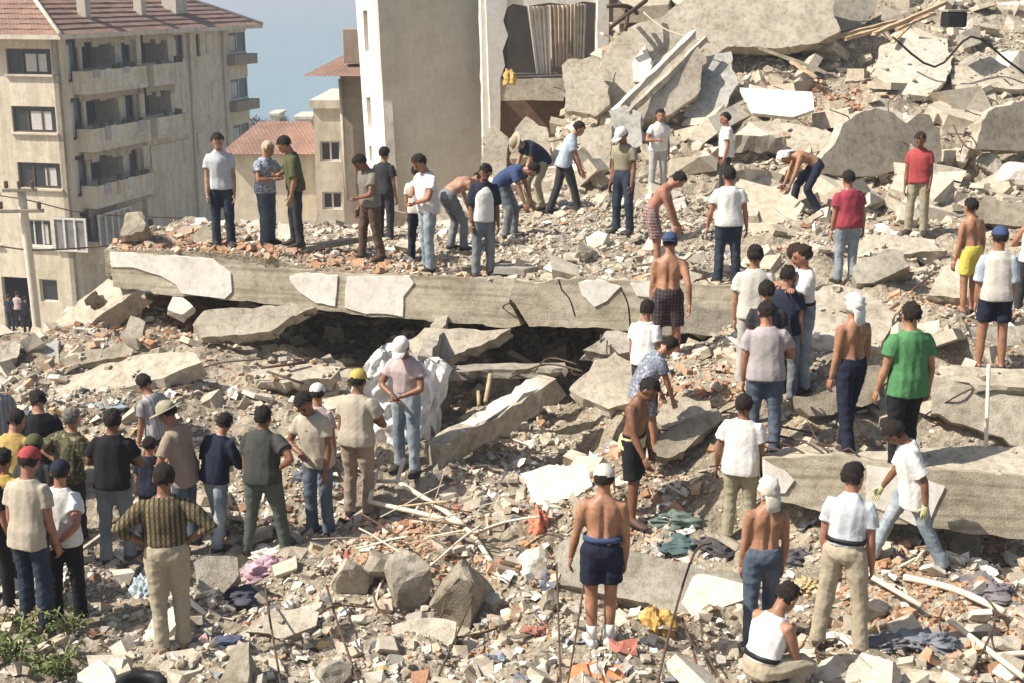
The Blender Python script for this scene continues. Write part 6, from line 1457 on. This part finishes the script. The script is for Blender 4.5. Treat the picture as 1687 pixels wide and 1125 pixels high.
PP('man in long white T-shirt and jeans walking left with head bowed', (1488,932), 697, -98, lean=16, hp=55, shirt='white', pants='lightjeans', arms=('swing','rear'), hem=.12, feet=((.10,.34),(-.10,-.34)), sleeve=.85, gloves='limecream', sk='dark', H=1.70)
# front, right
PP('shirtless man with white head cloth and blue jeans', (1245,1062), 787, 186, shirt=None, pants='jeans', hat='scarf', hatc='offwhite', arms=('down','down'), sk='tan', hp=12, feet=((.10,.05),(-.10,-.1)), side=2)
PP('man in light blue shirt and khaki trousers with dark belt', (1380,1076), 776, 150, lean=9, shirt='paleblue', pants='khaki', tuck=True, belt=True, collar=True, arms=('down','down'), hp=20, feet=((.17,.0),(-.17,.0)), sk='red', hy=-20)
PP('crouching man in white tank top at the bottom edge', (1272,1155), None, 120, Y=10.35, shirt='white', sleeve=0, tuck=True, pants='khaki', belt=True, arms=('reach','reach'), lean=26, hp=48, H=1.74, kneel='squat', pelvis=(0, -.15, .36), sk='tan')
PP('shirtless man in white cap and navy shorts seen from behind', (988,1062), 770, 180, shirt=None, pants='navy', length=.72, belt='blue', hat='cap', hatc='offwhite', arms=('down','away'), sk='tan', socks='white', shoes=(.62,.6,.55), hp=12, feet=((.08,.05),(-.07,-.04)), build=1.05)
# by the white sheet
PP('man in white cap, pinkish shirt and light jeans before the white sheet', (670,776), 550, -25, hp=32, shirt='pinkish', pants='lightjeans', hat='cap', hatc='white', arms=('front','front'), tuck=True, sk='dark', build=1.05)
PP('man in beige printed T-shirt and jeans facing the crowd', (530,882), 640, -30, hp=42, lean=12, shirt='beige', pants='jeans', arms=('front','down'), extra='logo', hem=.04, sk='dark')
PP('man in yellow cap, beige shirt and khaki trousers from behind', (588,852), 617, 158, lean=9, shirt='stone', pants='tan', hat='cap', hatc='yellow', arms=('belly','down'), hp=10, build=1.08, sk='dark')
PP('man in white cap between the beige T-shirt and the yellow cap', (528,850), 607, 175, Y=15.2, shirt='pinkish', pants='brown', hat='cap', hatc='white', H=1.7)
# the crowd at left
PP('man in dark grey polo and grey green trousers from behind', (440,912), 678, 160, lean=13, shirt='darkgrey', pants='greygreen', arms=('hips','down'), build=1.1, collar=True, feet=((.2,.05),(-.2,-.05)), hp=8, sk='dark')
PP('man in navy shirt and light jeans leaning into the crowd', (362,900), 688, 150, lean=18, hp=30, shirt='navy', pants='lightjeans', arms=('belly','belly'), feet=((.12,-.15),(-.12,.15)), sleeve=1.7)
PP('man in brimmed hat and tan shirt facing left', (318,905), 665, -105, lean=12, shirt='tan', pants='jeans', hat='straw', hatc='khaki2', arms=('front','front'), hp=28, hem=.08, sk='red', sleeve=.7)
PP('man in striped grey shirt higher up behind the brimmed hat', (272,820), 630, -120, Y=15.9, lean=16, shirt='greystripe', pants='charcoal', hp=35, arms=('front','down'), H=1.66)
PP('child with dark hair between black T-shirt and tan shirt', (256,905), 724, 170, Y=14.1, shirt='navy2', pants='charcoal', H=1.36)
PP('man in olive plaid shirt and khaki trousers with hands on hips', (290,1072), 775, 188, lean=8, shirt='plaid', pants='khaki', arms=('hips','hips'), tuck=True, sleeve=1.35, hp=14, sk='dark', feet=((.06,.04),(-.10,-.02)), build=1.05, shoes=(.3,.22,.14))
PP('man in black T-shirt and grey jeans with his back turned', (195,926), 683, 178, lean=10, shirt='black', pants='greyjeans', arms=('belly','belly'), build=1.1, hp=8, sk='dark')
PP('grey haired man in camouflage shirt behind the dark cap', (118,905), 680, 150, Y=14.0, lean=12, shirt='camo', pants='charcoal', hair='grey', arms=('belly','hips'), build=1.1, hp=5, sleeve=.9)
PP('dark haired man in black shirt farther back in the crowd', (85,880), 652, -150, Y=14.8, shirt='black', pants='charcoal', hp=30, lean=12)
PP('man in mustard yellow shirt near the left edge', (35,915), 686, 165, Y=13.7, shirt='mustard', pants='charcoal', lean=14, hp=35, build=1.1, sk='tan')
PP('dark haired person cut by the left edge, high in the crowd', (4,850), 605, -160, Y=14.9, shirt='greystripe', pants='charcoal', hp=15)
PP('man in red cap, grey beige shirt and dark jeans at lower left', (60,1032), 745, 160, shirt='beige', pants='darkjeans', hat='cap', hatc='red', arms=('down','down'), hp=16, hem=.05, sk='red', lean=8)
PP('man in white T-shirt and black trousers with hands clasped behind his back', (120,1020), 765, 176, lean=9, shirt='white', pants='black', hat='cap', hatc='navy', arms=('back','back'), hp=14, sk='red', build=1.1)
PP('man in yellow T-shirt mostly hidden at the lower left edge', (22,985), None, 170, Y=12.5, shirt='yellow', pants='charcoal', H=1.62, sk='red')
PP('man in dark olive cap between mustard shirt and camouflage', (66,960), 715, 170, Y=13.1, shirt='darkgrey', pants='charcoal', hat='cap', hatc='olive', H=1.66)
PP('figure in dark clothes at the lower left edge', (-6,1000), 770, 150, Y=12.2, shirt='black', pants='black')
# people in the street by the apartment block
for (u, v, c_, p_, lab) in [(18,545,'navy2','charcoal','person in dark blue standing in the street by the shop front'), (32,540,'pinkish','charcoal','person in pale red in the street by the shop front'), (45,548,'black','black','person in black in the street beside the pole')]:
    PP(lab, (u, v), None, 170, Y=58, shirt=c_, pants=p_, H=1.7)
bpy.data.objects.remove(_tmp); bpy.data.scenes.remove(_sc2)
print('people', PEOPLE_N[0], time.time() - T0)

# ---------------------------------------------------------------- the hazy summer air
m = bpy.data.materials.new('haze_air'); m.use_nodes = True; nt = m.node_tree; nt.nodes.clear()
pv = nd(nt, 'ShaderNodeVolumePrincipled'); pv.inputs['Color'].default_value = (.78, .87, .97, 1); pv.inputs['Density'].default_value = HAZE; pv.inputs['Anisotropy'].default_value = .2
mo = nd(nt, 'ShaderNodeOutputMaterial'); nt.links.new(pv.outputs[0], mo.inputs['Volume'])
V = [(x, y, z) for x in (-32000, 32000) for y in (-60, 46000) for z in (-11, 21.5)]
hz_ = obj_w('haze', V, [(0, 1, 3, 2), (4, 6, 7, 5), (0, 4, 5, 1), (2, 3, 7, 6), (0, 2, 6, 4), (1, 5, 7, 3)], m, origin=(0, 0, 0)); tag(hz_, kind='stuff')
scene.cycles.volume_bounces = 0
